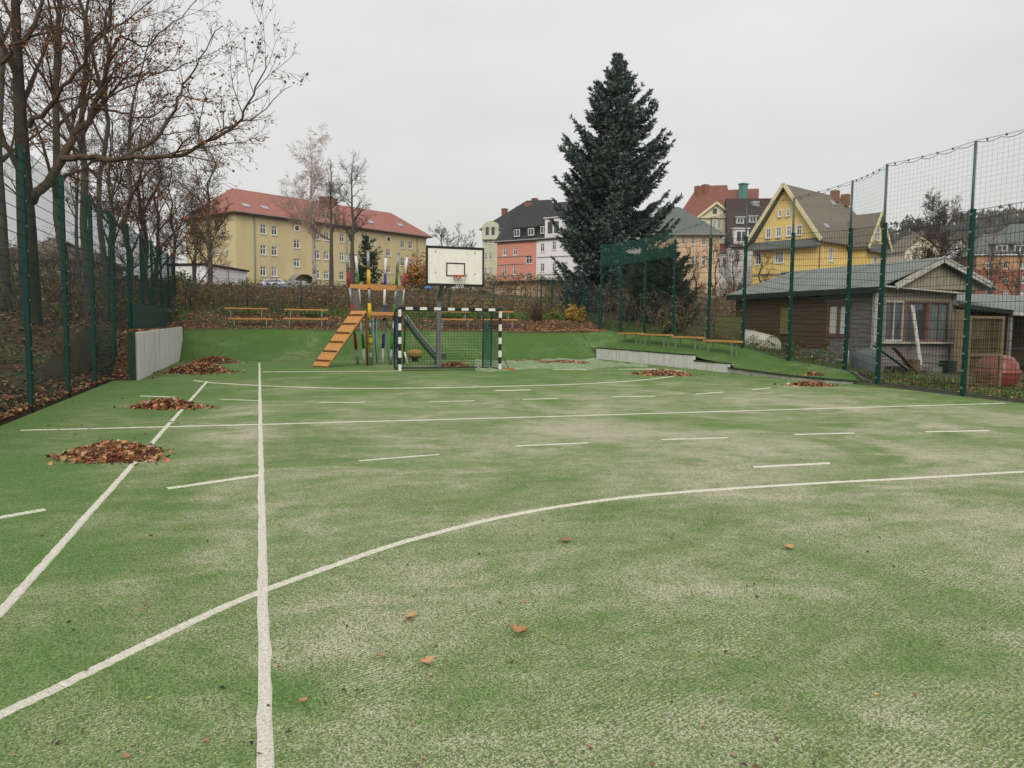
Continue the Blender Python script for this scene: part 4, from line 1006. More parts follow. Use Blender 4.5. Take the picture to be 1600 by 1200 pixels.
H.walls(); H.roof('hip', 19.2, 'roof_red', .7, hip=3.2, hipr=1.8)
for x, y in ((655, 707), (1228, 775)):       # round stairwell windows
    s_, z_ = H.loc('f', 300 + x / 4, 180 + y / 4); c = H.P(s_, -.06, z_); m_ = MB(); n = 16
    ring = [[c + H.u * (r_ * math.cos(2 * math.pi * i / n)) + Vector((0, 0, r_ * math.sin(2 * math.pi * i / n))) + H.v * k for i in range(n)] for r_, k in ((.46, .06), (.46, -.02), (.33, -.02), (.33, .04))]
    for j in range(3):
        for i in range(n): l = (i + 1) % n; m_.face([ring[j][i], ring[j][l], ring[j + 1][l], ring[j + 1][i]])
    w_ = m_.build('window', 'window_white', H.t); m_ = MB(); m_.face([p + H.v * .0 for p in ring[3]]); m_.build('pane', 'glass', w_)
for x in (390, 965, 1405):
    s_, _ = H.loc('f', 300 + x / 4, 400); m_ = MB(); m_.tube([H.P(s_, -.1, 4.8), H.P(s_, -.1, 15.0)], .07, 8); m_.build('downpipe', 'trim_grey', H.t)
m_ = MB(); m_.box(H.P(W_ / 2, -.05, 15.0 - .1), (W_ + .1, .14, .22), rz=math.atan2(H.u.y, H.u.x)); m_.build('cornice', 'trim_grey', H.t)
r0, r1 = H.ridge; cm = r0.lerp(r1, .56)
m_ = MB(); m_.box(cm + Vector((0, 0, .0)), (2.6, .9, 1.3), rz=math.atan2(H.u.y, H.u.x)); m_.box(cm + Vector((0, 0, .7)), (2.8, 1.1, .14), rz=math.atan2(H.u.y, H.u.x)); m_.build('chimney', 'chimney_brick', H.roof_o)
for x, y in ((337, 566), (455, 580), (820, 625), (1115, 670), (1300, 688)):
    # skylights in the front roof slope
    d0 = H.P(0, -.7, 15.2); nrm = (H.u.cross((H.P(0, 6.25, 19.2) - d0).normalized())).normalized(); h = atplane(300 + x / 4, 180 + y / 4, d0, nrm); up_ = (H.P(0, 6.25, 19.2) - d0).normalized()
    m_ = MB(); m_.box(h + nrm * .06, (1.0, .9, .12), M=Matrix((H.u, up_, nrm)).transposed()); m_.build('skylight', 'zinc', H.roof_o)
s_, z_ = H.loc('f', 466, 432); m_ = MB(); n = 10; pts = [H.P(s_ + 1.6 * math.cos(math.pi * i / n), 0, z_ - .8 + 1.1 * math.sin(math.pi * i / n)) for i in range(n + 1)]
for i in range(n): m_.slab([pts[i], pts[i + 1], pts[i + 1] - H.v * 1.6, pts[i] - H.v * 1.6], .1)
m_.build('entrance_canopy', 'trim_grey', H.t)
m_ = MB(); m_.box(H.P(s_, -.03, 6.0), (1.5, .1, 2.4), rz=math.atan2(H.u.y, H.u.x)); m_.build('door', 'car_navy', H.t)
# --- white shed in front of it
a_, b_ = atD(322, 413, 74), atD(387, 424, 80); dv = b_ - a_; ang = math.atan2(dist(dv), dv.dot(RGT))
H = House('garden_shed', 'white walled shed with flat dark roof before the ochre block', 322, 74, ang, math.hypot(dv.x, dv.y), 4.5, 4.2, 7.0, 'plaster_white', 'shed')
H.ze = (a_.z + b_.z) / 2; H.walls(); m_ = MB(); m_.slab([H.P(-.2, -.2, a_.z + .12), H.P(H.W + .2, -.2, b_.z + .12), H.P(H.W + .2, 4.7, b_.z + .12), H.P(-.2, 4.7, a_.z + .12)], .16); m_.build('roof', 'black_felt', H.t)
m_ = MB(); m_.box(H.P(H.W * .53, -.02, 5.8), (.08, .05, 2.6), rz=math.atan2(H.u.y, H.u.x)); m_.build('wall_joint', 'trim_grey', H.t)
# house glimpsed through the trees on the far left
H = House('pale_house', 'pale cream house glimpsed between tree trunks at the far left', -30, 44, .1, 5.2, 7, 1.5, 5.0, 'plaster_cream')
for px in (10, 45, 80, 112): H.win('f', px, 425, 12, 24)
H.walls(); H.roof('hip', 6.6, 'roof_brown', .4, hip=3)
# --- cars parked before the ochre block
def car(px, py, D, rz, m_, lab):
    c = atD(px, py, D); z = c.z - 1.35; t = thing('parked_car', (c.x, c.y, z), lab, 'car', rz=rz); prof = [(-2.1, .3), (-2.1, .75), (-1.9, .85), (-1.3, .92), (-.75, 1.38), (.7, 1.42), (1.35, 1.0), (1.95, .9), (2.12, .7), (2.12, .3)]
    s = MB()
    for sg, inset in ((-.85, 0), (.85, 0)): pass
    L0 = [Vector((x, -.85 + (.12 if zz > 1 else 0), zz)) for x, zz in prof]; L1 = [Vector((x, .85 - (.12 if zz > 1 else 0), zz)) for x, zz in prof]
    s.face(L0); s.face(list(reversed(L1)))
    for i in range(len(prof)): l = (i + 1) % len(prof); s.face([L0[l], L0[i], L1[i], L1[l]])
    s.build('body', m_, t, world=False)
    for sg in (-1, 1):
        s = MB(); s.slab([(-1.15, sg * .80, .97), (1.15, sg * .80, 1.0), (.62, sg * .752, 1.34), (-.68, sg * .752, 1.31)], .02, dn=(0, sg, 0)); s.build('side_window', 'glass', t, world=False)
        for x in (-1.3, 1.3): s = MB(); s.lathe((x, sg * .78, .31), [(.001, -.1), (.31, -.1), (.31, .1), (.001, .1)], 16, axis='Y'); s.build('wheel', 'rubber', t, world=False)
    s = MB(); s.slab([(-1.26, -.66, .97), (-1.26, .66, .97), (-.8, .6, 1.34), (-.8, -.6, 1.34)], .03, dn=(-1, 0, .3)); s.slab([(1.3, -.66, 1.05), (1.3, .66, 1.05), (.76, .6, 1.4), (.76, -.6, 1.4)], .03, dn=(1, 0, .3)); s.build('windscreen', 'glass', t, world=False)
car(430, 438, 72, -.25, 'car_blue', 'pale blue car parked behind the hedge, left of the entrance canopy'); car(464, 440, 74, -.2, 'car_navy', 'dark blue car parked below the entrance canopy')
# --- pink and white row
angr = -.6
def row(name, lab, px, D, W, z0, ze, m_, rm, zr, dep=12, cat='house'):
    return House(name, lab, px, D, angr, W, dep, z0, ze, m_, cat)
H = row('row_house', 'salmon pink rendered row house with slate roof and dormers', 776, 128, 7.75, 5, 15.3, 'plaster_pink', 0, 0)
q5 = lambda x, y: (640 + x / 5, 280 + y / 5)
for x, y, w_, h_ in ((745, 565, 6, 13), (825, 560, 6, 13), (740, 715, 6, 13), (822, 712, 6, 13), (932, 628, 10, 13), (932, 765, 10, 13), (740, 860, 6, 13), (822, 860, 6, 13)): H.win('f', *q5(x, y), w_, h_)
H.walls(); H.roof('x', 21.9, 'roof_slate', .35, trim='zinc')
for f in 'l': H.gable_tri(f, 21.7)
for y in (605, 665, 750):
    _, z_ = H.loc('f', *q5(780, y)); m_ = MB(); m_.box(H.P(H.W / 2 - .6, -.04, z_), (H.W - 1.4, .1, .12), rz=math.atan2(H.u.y, H.u.x)); m_.build('string_course', 'trim_grey', H.t)
def dormer(H, px, py, D, w_, h_, dep, rm, wm='zinc', win_=True, flat=True):
    d0 = H.P(0, -.3, H.ze - .1); up_ = (H.P(0, H.dep / 2, H.zr) - d0).normalized(); c = atplane(px, py, d0, H.u.cross(up_)); rz = math.atan2(H.u.y, H.u.x); m_ = MB(); f = c - H.v * (h_ * .5 + .1)
    m_.box(f + H.v * dep / 2, (w_, dep, h_), rz=rz); d_ = m_.build('dormer', rm, H.roof_o)
    o = f - H.u * w_ / 2 - H.v * .03; o.z = 0
    m_ = MB(); m_.slab([f + H.u * (w_ / 2 + .15) - H.v * .25 + Vector((0, 0, h_ / 2 + .1)), f - H.u * (w_ / 2 + .15) - H.v * .25 + Vector((0, 0, h_ / 2 + .1)), f - H.u * (w_ / 2 + .15) + H.v * (dep) + Vector((0, 0, h_ / 2 + .35)), f + H.u * (w_ / 2 + .15) + H.v * (dep) + Vector((0, 0, h_ / 2 + .35))], .14); m_.build('dormer_roof', rm, H.roof_o)
    s = MB(); s.box(f - H.v * .04, (w_ * .78, .06, h_ * .8), rz=rz); s.build('dormer_frame', 'window_white', H.roof_o)
    s = MB()
    for k in (-1, 1): s.box(f - H.v * .08 + H.u * k * w_ * .18, (w_ * .28, .03, h_ * .62), rz=rz)
    s.build('dormer_pane', 'glass', H.roof_o)
for x, y in ((862, 425), (972, 415)): dormer(H, *q5(x, y), 128.0 - (x - 862) / 5 * .07 + 1.2, 1.5, 1.5, 2.6, 'roof_slate')
c = atD(*q5(930, 262), 132); m_ = MB(); m_.box(c, (1.1, .9, 3.4), rz=-.9); m_.build('chimney', 'chimney_brick', H.roof_o)
o2 = H.P(H.W + .02, 0, 0); d2 = dist(o2)
H2 = House('row_house', 'white rendered row house with slate roof half hidden by the spruce', 835.6, d2, angr, 13, 12, 5, 15.32, 'plaster_white')
H2.o = Vector((o2.x, o2.y, 0)); 
for x, y in ((1037, 535), (1128, 520), (1037, 690), (1128, 690), (1220, 680), (1220, 520), (1037, 845), (1128, 840)): H2.win('f', *q5(x, y), 6.5, 13)
H2.walls(); H2.roof('x', 21.92, 'roof_slate', .3, trim='zinc'); H2.gable_tri('r', 21.7)
dormer(H2, *q5(1070, 400), d2 - .6, 1.5, 1.5, 2.6, 'roof_slate'); dormer(H2, *q5(1165, 385), d2 - 2, 3.2, 3.0, 3.4, 'plaster_white')
for y in (608, 745):
    _, z_ = H2.loc('f', *q5(1060, y)); m_ = MB(); m_.box(H2.P(H2.W / 2, -.04, z_), (H2.W - .3, .1, .12), rz=math.atan2(H2.u.y, H2.u.x)); m_.build('string_course', 'trim_grey', H2.t)
# taller slate roofed house behind with pale ornamental front
H = House('slate_house', 'taller slate roofed house with pale ornamental front behind the row', 753, 150, -.3, 14.5, 13, 6, 20.0, 'plaster_pale')
for x, y in ((597, 478), (632, 475), (597, 600), (632, 600), (595, 720), (632, 720)): H.win('f', *q5(x, y), 4, 11)
H.walls(); H.roof('hip', 26.3, 'roof_slate', .5, hip=7.0, hipr=2.5)
m_ = MB(); cc = H.P(1.8, -.62, 20.0); n = 12; pts = [cc + H.u * 1.7 * math.cos(math.pi * i / n) + Vector((0, 0, 1.5 * math.sin(math.pi * i / n))) for i in range(n + 1)]; m_.slab(pts, 1.2, dn=tuple(H.v)); m_.box(cc + H.v * .5 + Vector((0, 0, -1.0)), (3.4, 1.0, 2.0), rz=math.atan2(H.u.y, H.u.x)); m_.build('ornamental_gable', 'plaster_pale', H.t)
m_ = MB()
for k in (-.6, .6): m_.box(cc + H.u * k + Vector((0, -.02, -.4)), (.6, .1, 1.5), rz=math.atan2(H.u.y, H.u.x))
m_.build('gable_window', 'glass', H.t)
for px, py, hh in ((742, 285, 3.4), (977, 205, 3.4), (1115, 215, 1.6)): c = atD(*q5(px, py), 154); m_ = MB(); m_.box(c + Vector((0, 0, -.4)), (.9, .9, hh), rz=.3); m_.box(c + Vector((0, 0, -.4 + hh / 2)), (1.1, 1.1, .14), rz=.3); m_.build('chimney', 'chimney_brick', H.roof_o)
# sand coloured low outbuilding
a_, b_ = atD(764, 443, 70), atD(850, 441, 66); dv = b_ - a_; ang = math.atan2(dist(dv), dv.dot(RGT))
H = House('outbuilding', 'low sand coloured outbuilding with thin flat roof below the pink house', 764, 70, ang, math.hypot(dv.x, dv.y), 5, 2.5, 5.25, 'plaster_sand', 'outbuilding')
H.win('f', *q5(677, 868), 6, 8, cross=False); H.walls(); m_ = MB(); m_.slab([H.P(-.3, -.4, 5.42), H.P(H.W + .9, -.4, 5.36), H.P(H.W + .9, 5.3, 5.5), H.P(-.3, 5.3, 5.5)], .14); m_.build('roof', 'black_felt', H.t)
m_ = MB(); m_.box(H.P(-.75, .5, 3.7), (1.5, 1.0, 2.6), rz=math.atan2(H.u.y, H.u.x)); m_.build('annex', 'plaster_cream', H.t)
m_ = MB(); m_.box(H.P(-.8, -.02, 4.1), (.9, .06, 1.2), rz=math.atan2(H.u.y, H.u.x)); m_.build('dark_opening', 'black_felt', H.t)
# --- right hand cluster
q4 = lambda x, y: (1020 + x / 4.21, 270 + y / 4.21)
# big red roofs at the back
H = House('red_roof_house', 'large house with long red tiled roof rising at the back', 1046, 135, -.25, 10.5, 13, 8, 18.4, 'plaster_cream'); H.walls(); H.roof('hip', 27.0, 'roof_redbrown', .4, hip=4.2, hipr=1.2)
for px, py in ((300, 122), (345, 112)): c = atD(*q4(px, py), 139); m_ = MB(); m_.box(c + Vector((0, 0, -.6)), (1.1, 1.0, 3.0), rz=.2); m_.build('chimney', 'chimney_brick', H.roof_o)
H = House('red_gable_house', 'red roofed gabled house with green copper chimney', 1126, 128, -.3, 5.2, 12, 8, 17.0, 'plaster_cream'); H.walls(); H.roof('x', 25.2, 'roof_redbrown', .3)
for f in 'lr': H.gable_tri(f, 25.0)
c = atD(*q4(595, 108), 131); m_ = MB(); m_.box(c + Vector((0, 0, -.6)), (1.1, 1.0, 2.8), rz=.2); m_.box(c + Vector((0, 0, .85)), (1.4, 1.2, .2), rz=.2); m_.build('chimney', 'copper_green', H.roof_o)
# cream gabled house
a_ = atD(*q4(285, 290), 112); H = House('gabled_house', 'cream house with small triangular gable and red brown roof', q4(292, 290)[0], 112, -.12, 4.6, 10, 6, a_.z, 'plaster_cream')
for x, y, w_, h_ in ((405, 345, 5, 14), (437, 338, 5, 14), (425, 470, 7, 15), (450, 590, 10, 16)): H.win('f', *q4(x, y), w_, h_)
H.walls(); zr = atD(*q4(375, 190), 111).z; H.roof('y', zr, 'roof_redbrown', .35); H.gable_tri('f', zr - .15)
m_ = MB()
for sg in (0, 1): m_.bar(H.P(-.35 if sg == 0 else H.W + .35, -.4, H.ze - .1), H.P(H.W / 2, -.4, zr - .05), .14, .32)
m_.bar(H.P(-.3, -.2, H.ze - .05), H.P(H.W + .3, -.2, H.ze - .05), .2, .28); m_.build('gable_trim', 'trim_cream', H.t)
m_ = MB(); cgn = H.P(H.W / 2 - .2, -.08, (H.ze + zr) / 2 - .2); m_.box(cgn, (.55, .06, .7), rz=math.atan2(H.u.y, H.u.x)); m_.build('gable_window', 'glass', H.t)
HL = House('cream_annex', 'cream white annex with red brown mansard beside the gabled house', q4(405, 500)[0], 110, -.1, 8.5, 9, 5.5, 12.3, 'plaster_white')
for x, y, w_, h_ in ((430, 600, 8, 16), (470, 590, 6, 16), (540, 560, 6, 14)): HL.win('f', *q4(x, y), w_, h_)
HL.walls(); HL.roof('x', 15.5, 'roof_redbrown', .3)
# peach house with grey hipped roof
a_ = atD(*q4(420, 392), 92); H = House('peach_house', 'peach rendered house with grey hipped roof beside the spruce', 1008, 95, -.10, 8.8, 10, 4, a_.z, 'plaster_peach')
for x, y in ((200, 440), (265, 440), (335, 445), (200, 575), (265, 580), (335, 580)): H.win('f', *q4(x, y), 5.5, 15)
H.walls(); H.roof('hip', atD(*q4(190, 212), 98).z, 'roof_grey', .6, hip=2.0, hipr=4.4)
# dark brown mansard house
a_ = atD(*q4(500, 482), 106); b_ = atD(*q4(700, 160), 109); H = House('mansard_house', 'house with tall dark brown roof and white dormer left of the yellow house', q4(505, 480)[0], 106, -.1, 12, 9, 5, a_.z, 'plaster_white')
for x, y in ((560, 540),): H.win('f', *q4(x, y), 6, 14)
H.walls(); H.roof('x', b_.z, 'roof_darkbrown', .3, trim='trim_grey')
for f in 'l': H.gable_tri(f, b_.z - .2, 'roof_darkbrown')
dormer(H, *q4(572, 425), 106.4, 1.9, 2.1, 2.5, 'plaster_white')
for x, y in ((570, 318), (652, 312)): dormer(H, *q4(x, y), 107.8, 1.1, .9, 2.0, 'zinc')
c = atD(*q4(672, 205), 109.5); m_ = MB(); m_.box(c, (1, .8, .7), rz=0); m_.build('skylight', 'zinc', H.roof_o)
# yellow house with big gable
a_ = atD(*q4(645, 465), 98); ang = math.atan2(-.76, .65)
H = House('yellow_house', 'large yellow house with steep white edged gable and brown roof', q4(645, 465)[0], 97.5, ang, 8.7, 17, 3, 11.9, 'plaster_yellow')
for x, y, w_, h_ in ((692, 565, 9, 19), (830, 555, 14, 18)): H.win('f', *q4(x, y), w_, h_, surround=.12, nv=2 if w_ > 10 else 1)
for x, y in ((1172, 540),): H.win('r', *q4(x, y), 7, 20, surround=.12)
H.walls(); zr = 18.9; H.roof('y', zr, 'roof_brown', .75, hip=3.2); gt = H.gable_tri('f', zr - .25)
for x, y, w_, h_ in ((840, 270, 4, 9), (893, 264, 4, 9), (765, 400, 6.5, 14), (832, 392, 6.5, 14), (900, 385, 6.5, 14), (967, 378, 6.5, 14)):
    s0, z0 = H.loc('f', *q4(x, y)); sw = w_ / 2 * .095; sh = h_ / 2 * .08; o_, sd__, _ = H.base('f'); window(H.t, o_ - H.v * .16, sd__, (s0 - sw, s0 + sw, z0 - sh, z0 + sh), dep=.05, surround=.1)
m_ = MB()
for x in (-.75, H.W + .75): m_.bar(H.P(x, -.80, H.ze - .1), H.P(H.W / 2, -.80, zr), .12, .42)
m_.build('bargeboard', 'trim_cream', H.t)
m_ = MB(); m_.slab([H.P(-.7, -.9, H.ze - .7), H.P(H.W + .75, -.9, H.ze - .7), H.P(H.W + .1, .05, H.ze + .35), H.P(0, .05, H.ze + .35)], .14); m_.build('pent_roof', 'roof_grey', H.t)
for z_, m2 in ((8.1, 'trim_grey'),):
    m_ = MB(); m_.box(H.P(H.W / 2, -.05, z_), (H.W, .14, .2), rz=math.atan2(H.u.y, H.u.x)); m_.box(H.P(H.W + .05, 8.5, z_), (.14, 17, .2), rz=math.atan2(H.u.y, H.u.x)); m_.build('string_course', m2, H.t)
for x, y, z_ in ((H.W / 2 + .3, 11.5, 18.75), (H.W / 2 + .9, 13.2, 18.4)):
    m_ = MB(); m_.box(H.P(x, y, z_), (1.0, .7, 1.5), rz=math.atan2(H.u.y, H.u.x)); m_.build('chimney', 'chimney_brick', H.roof_o)
for x, y in ((1140, 350), (1182, 200)):
    d0 = H.P(H.W + .75, 0, H.ze - .1); up_ = (H.P(H.W / 2, 0, zr) - d0).normalized(); nrm = H.v.cross(up_).normalized(); h = atplane(*q4(x, y), d0, nrm); m_ = MB(); m_.box(h + (nrm if nrm.z > 0 else -nrm) * .06, (.9, .7, .12), M=Matrix((H.v, up_, nrm)).transposed()); m_.build('skylight', 'zinc', H.roof_o)
m_ = MB(); dc_ = H.P(H.W + .1, .25, 0); m_.tube([dc_ + Vector((0, 0, 3)), dc_ + Vector((0, 0, 11.4))], .07, 8); m_.build('downpipe', 'chimney_brick', H.t)
# cross wing
wp = H.P(H.W - .5, 7.6, 0); wd = dist(wp); HW = House('wing', 'x', 1300, wd, ang, 2.7, 5.4, 3, 11.6, 'plaster_yellow'); HW.o = Vector((wp.x, wp.y, 0))
t_ = HW.t; HW.faces['r'].append(((2.1, 3.1, 8.5, 10.5), {'surround': .12})); HW.walls(); HW.roof('x', 15.9, 'roof_brown', .5); HW.gable_tri('r', 15.7)
o_, sd__, S_ = HW.base('r'); s0, z0 = 2.7, 13.2; window(HW.t, o_ + HW.u * .14, sd__, (s0 - .5, s0 + .5, z0 - .75, z0 + .75), dep=.05, surround=.1)
m_ = MB()
for y in (-.5, 5.9): m_.bar(HW.P(3.25, y, 11.3), HW.P(3.25, 2.7, 15.9), .12, .36)
m_.build('bargeboard', 'trim_cream', HW.t)
m_ = MB(); m_.slab([HW.P(3.4, -.4, 11.0), HW.P(3.4, 5.8, 11.0), HW.P(2.75, 5.6, 12.1), HW.P(2.75, -.2, 12.1)], .12); m_.build('pent_roof', 'roof_grey', HW.t)
# fold the wing into the yellow house as parts
for ch in list(HW.t.children):
    ch.name = 'wing_' + ch.name.split('.')[0] if not ch.name.startswith('window') else ch.name
    mwc = HW.t.matrix_basis.copy(); ch.parent = H.t; ch.matrix_basis = H.t.matrix_basis.inverted() @ mwc
bpy.data.objects.remove(HW.t)
# far red brick block at the right edge
q6 = lambda x, y: (1340 + x / 4.8, 190 + y / 4.8)
a_ = atD(*q6(868, 1000), 150); H = House('brick_block', 'red and orange apartment block with grey mansard roof at the far right', q6(868, 1000)[0], 150, -.12, 30, 11, 6, a_.z, 'plaster_brick', 'building')
for k in range(8):
    for y in (1070, 1182, 1290): H.win('f', q6(985, 0)[0] + 26.5 * k, 190 + y / 4.8 + .5 * k, 8, 11)
H.walls(); H.roof('hip', a_.z + 4.6, 'roof_grey', .5, hip=3.5, trim='window_white')
zz = H.loc('f', *q6(985, 1110))[1]; m_ = MB(); m_.box(H.P(H.W / 2, -.03, (zz + H.ze) / 2), (.01, .01, .01)); 
m_ = MB(); o_, sd__, S_ = H.base('f'); wall_holes(m_, o_ - H.v * .03, sd__, S_, zz, H.ze, [r for r, k in H.faces['f'] if r[2] > zz]); m_.build('upper_band', 'plaster_orange', H.t)
for x in (1065, 1200, 1330): dormer(H, *q6(x, 953), 151.5, 2.6, 1.6, 3, 'roof_grey')
HB2 = House('grey_roof_house', 'high grey roof above the red apartment block at the right edge', 1555, 185, -.1, 30, 14, 8, 21, 'plaster_pale'); HB2.walls(); HB2.roof('hip', 27.8, 'roof_grey', .4, hip=6)
for px, py, D_, lab in ((1410, 392, 170, 'small pale house among trees right of the yellow house'), (1468, 398, 180, 'white house behind the round bare tree')):
    c = atD(px, py, D_); H = House('small_house', lab, px, D_, .1, 8, 7, 8, c.z, 'plaster_cream' if px < 1450 else 'plaster_white')
    for k in range(3): H.win('f', px + 8 + 15 * k, py + 10, 5, 8)
    H.walls(); H.roof('y', c.z + 4, 'roof_brown', .4); H.gable_tri('f', c.z + 3.9)
# ------------------------------------------------------------------ wooden club hut behind the right fence
HX, HY0, HY1 = 19.5, 20.3, 28.1; HE = 2.83
q7 = lambda x, y: (1120 + x / 3.333, 390 + y / 3.333)
def hx_front(px, py): return atY(px, py, HY0)
def hx_side(px, py): return atX(px, py, HX)
RX = hx_front(*q7(1225, 300)).x                  # right end of the glazed front
AX = hx_front(*q7(1130, 55)); EXR = hx_front(*q7(1380, 185)); 
hut = thing('club_hut', (HX, HY0, .2), 'weathered brown timber hut with grey sheet roof and glazed porch', 'hut')
# left long wall: boards laid horizontally with gaps for door and windows
dz0 = hx_side(*q7(610, 455)).z; dz1 = hx_side(*q7(610, 280)).z
op = []
for x0, x1, y0, y1 in ((580, 690, 455, 275), (330, 372, 440, 300)):
    A, B = hx_side(*q7(x0, y0)), hx_side(*q7(x1, y0)); op.append((min(A.y, B.y), max(A.y, B.y), hx_side(*q7((x0 + x1) / 2, y0)).z, hx_side(*q7((x0 + x1) / 2, y1)).z))
zb, zt = .1, HE - .12; nb = 17
rr = random.Random(4)
for k in range(nb):
    z0, z1 = lerp(zb, zt, k / nb), lerp(zb, zt, (k + 1) / nb); zc = (z0 + z1) / 2
    segs = [(HY0, HY1)]
    for a, b, c, d in op:
        if c < zc < d:
            ns = []
            for s0, s1 in segs:
                if s0 < a: ns.append((s0, min(a, s1)))
                if s1 > b: ns.append((max(b, s0), s1))
            segs = ns
    for s0, s1 in segs:
        cuts = [s0] + sorted(c for c in (22.6 + rr.uniform(-.3, .3), 25.3 + rr.uniform(-.3, .3)) if s0 + .3 < c < s1 - .3) + [s1]
        for a, b in zip(cuts[:-1], cuts[1:]):
            s = MB(); s.box((HX + rr.uniform(-.006, .006), (a + b) / 2, zc), (.04, b - a - .008, z1 - z0 - .012)); s.build('board', 'hut_boards' if zc > .75 and a > HY0 + .0 else 'hut_grey_boards', hut)
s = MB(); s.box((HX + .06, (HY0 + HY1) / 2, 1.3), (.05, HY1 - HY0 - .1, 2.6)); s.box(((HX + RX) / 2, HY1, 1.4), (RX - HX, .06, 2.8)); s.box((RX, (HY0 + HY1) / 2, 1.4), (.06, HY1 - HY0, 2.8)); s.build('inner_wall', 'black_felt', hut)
for n_, (a, b, c, d) in enumerate(op):
    s = MB(); x_ = HX - .03
    if n_ == 0:      # double doors with curtains in red frames
        for yy in (a, (a + b) / 2, b): s.box((x_, yy, (c + d) / 2), (.06, .12, d - c))
        for zz in (c + .05, d - .05): s.box((x_ - .003, (a + b) / 2, zz), (.06, b - a + .14, .12))
        w_ = s.build('window', 'red_wood', hut); s = MB(); s.box((HX + .0, (a + b) / 2, (c + d) / 2), (.02, b - a, d - c)); s.build('curtain', 'curtain', w_)
    else:
        s.box((x_ + .03, (a + b) / 2, (c + d) / 2), (.05, b - a - .02, d - c)); s.build('door', 'olive_panel', hut)
# glazed front
fz0, fz1 = hx_front(*q7(1000, 478)).z, hx_front(*q7(1000, 268)).z
cols_ = [860, 972, 1092, 1205]
for k in range(3):
    A, B = hx_front(*q7(cols_[k] + 8, 400)).x, hx_front(*q7(cols_[k + 1] - 8, 400)).x
    s = MB(); y_ = HY0 - .02
    for xx in (A, B): s.box((xx, y_, (fz0 + fz1) / 2), (.06, .07, fz1 - fz0))
    for zz in (fz0 + .03, fz1 - .03): s.box(((A + B) / 2, y_ - .003, zz), (B - A, .07, .06))
    s.box(((A + B) / 2, y_, (fz0 + fz1) / 2), (.035, .05, fz1 - fz0 - .1)) if k != 1 else None
    w_ = s.build('window', 'red_wood' if k else 'old_white', hut)
    s = MB(); s.box(((A + B) / 2, HY0 + .02, (fz0 + fz1) / 2), (B - A, .01, fz1 - fz0)); s.build('pane', 'glass', w_)
    if k == 2: s = MB(); s.box(((A + B) / 2, HY0 + .010, (fz0 + fz1) / 2), (B - A - .1, .012, fz1 - fz0 - .1)); s.build('blind', 'tarp_grey', w_)
for k in range(4):
    xx = hx_front(*q7(cols_[k], 400)).x; s = MB(); s.box((xx, HY0 - .03, (fz0 + fz1) / 2), (.13, .10, fz1 - fz0 + .02)); s.build('mullion', 'red_wood' if k in (1, 2) else 'hut_grey_boards', hut)
s = MB(); s.box(((HX + RX) / 2, HY0 - .10, fz0 - .04), (RX - HX + .1, .26, .06)); s.build('sill', 'old_white', hut)
nbb = 5
for k in range(nbb):
    z0, z1 = lerp(-.1, fz0 - .07, k / nbb), lerp(-.1, fz0 - .07, (k + 1) / nbb)
    s = MB(); s.box(((HX + RX) / 2, HY0, (z0 + z1) / 2), (RX - HX - .04, .06, z1 - z0 - .012)); s.build('board', 'hut_grey_boards', hut)
for k in range(3):
    z0, z1 = lerp(fz1, HE + .02, k / 3), lerp(fz1, HE + .02, (k + 1) / 3); s = MB(); s.box(((HX + RX) / 2, HY0 - .02, (z0 + z1) / 2), (RX - HX - .04, .05, z1 - z0 - .01)); s.build('board', 'hut_pale_boards', hut)
s = MB(); s.box((HX - .04, HY0 - .03, 1.4), (.12, .12, 2.8)); s.build('corner_post', 'old_white', hut)
s = MB(); s.box((RX, HY0 - .03, 1.4), (.16, .14, 2.8)); s.build('corner_post', 'hut_grey_boards', hut)
# gable above the front
gl, gr, gt_ = hx_front(*q7(880, 195)), hx_front(*q7(1375, 188)), AX
yg = HY0 - .12
nbv = 14
for k in range(nbv):
    x0, x1 = lerp(gl.x, gr.x, k / nbv) + .006, lerp(gl.x, gr.x, (k + 1) / nbv) - .006
    def hz(x): return lerp(gl.z, gt_.z, (x - gl.x) / (gt_.x - gl.x)) if x < gt_.x else lerp(gt_.z, gr.z, (x - gt_.x) / (gr.x - gt_.x))
    zb_ = gl.z - .02
    if hz(x0) - .1 < zb_ and hz(x1) - .1 < zb_: continue
    s = MB(); s.slab([(x0, yg, zb_), (x1, yg, zb_), (x1, yg, max(zb_ + .01, hz(x1) - .1)), (x0, yg, max(zb_ + .01, hz(x0) - .1))], .03, dn=(0, 1, 0)); s.build('gable_board', 'hut_pale_boards', hut)
for P0, P1 in ((gl, gt_), (gr, gt_)):
    s = MB(); s.bar((P0.x, yg - .3, P0.z + .0), (P1.x, yg - .3, P1.z), .05, .20); s.build('bargeboard', 'old_white', hut)
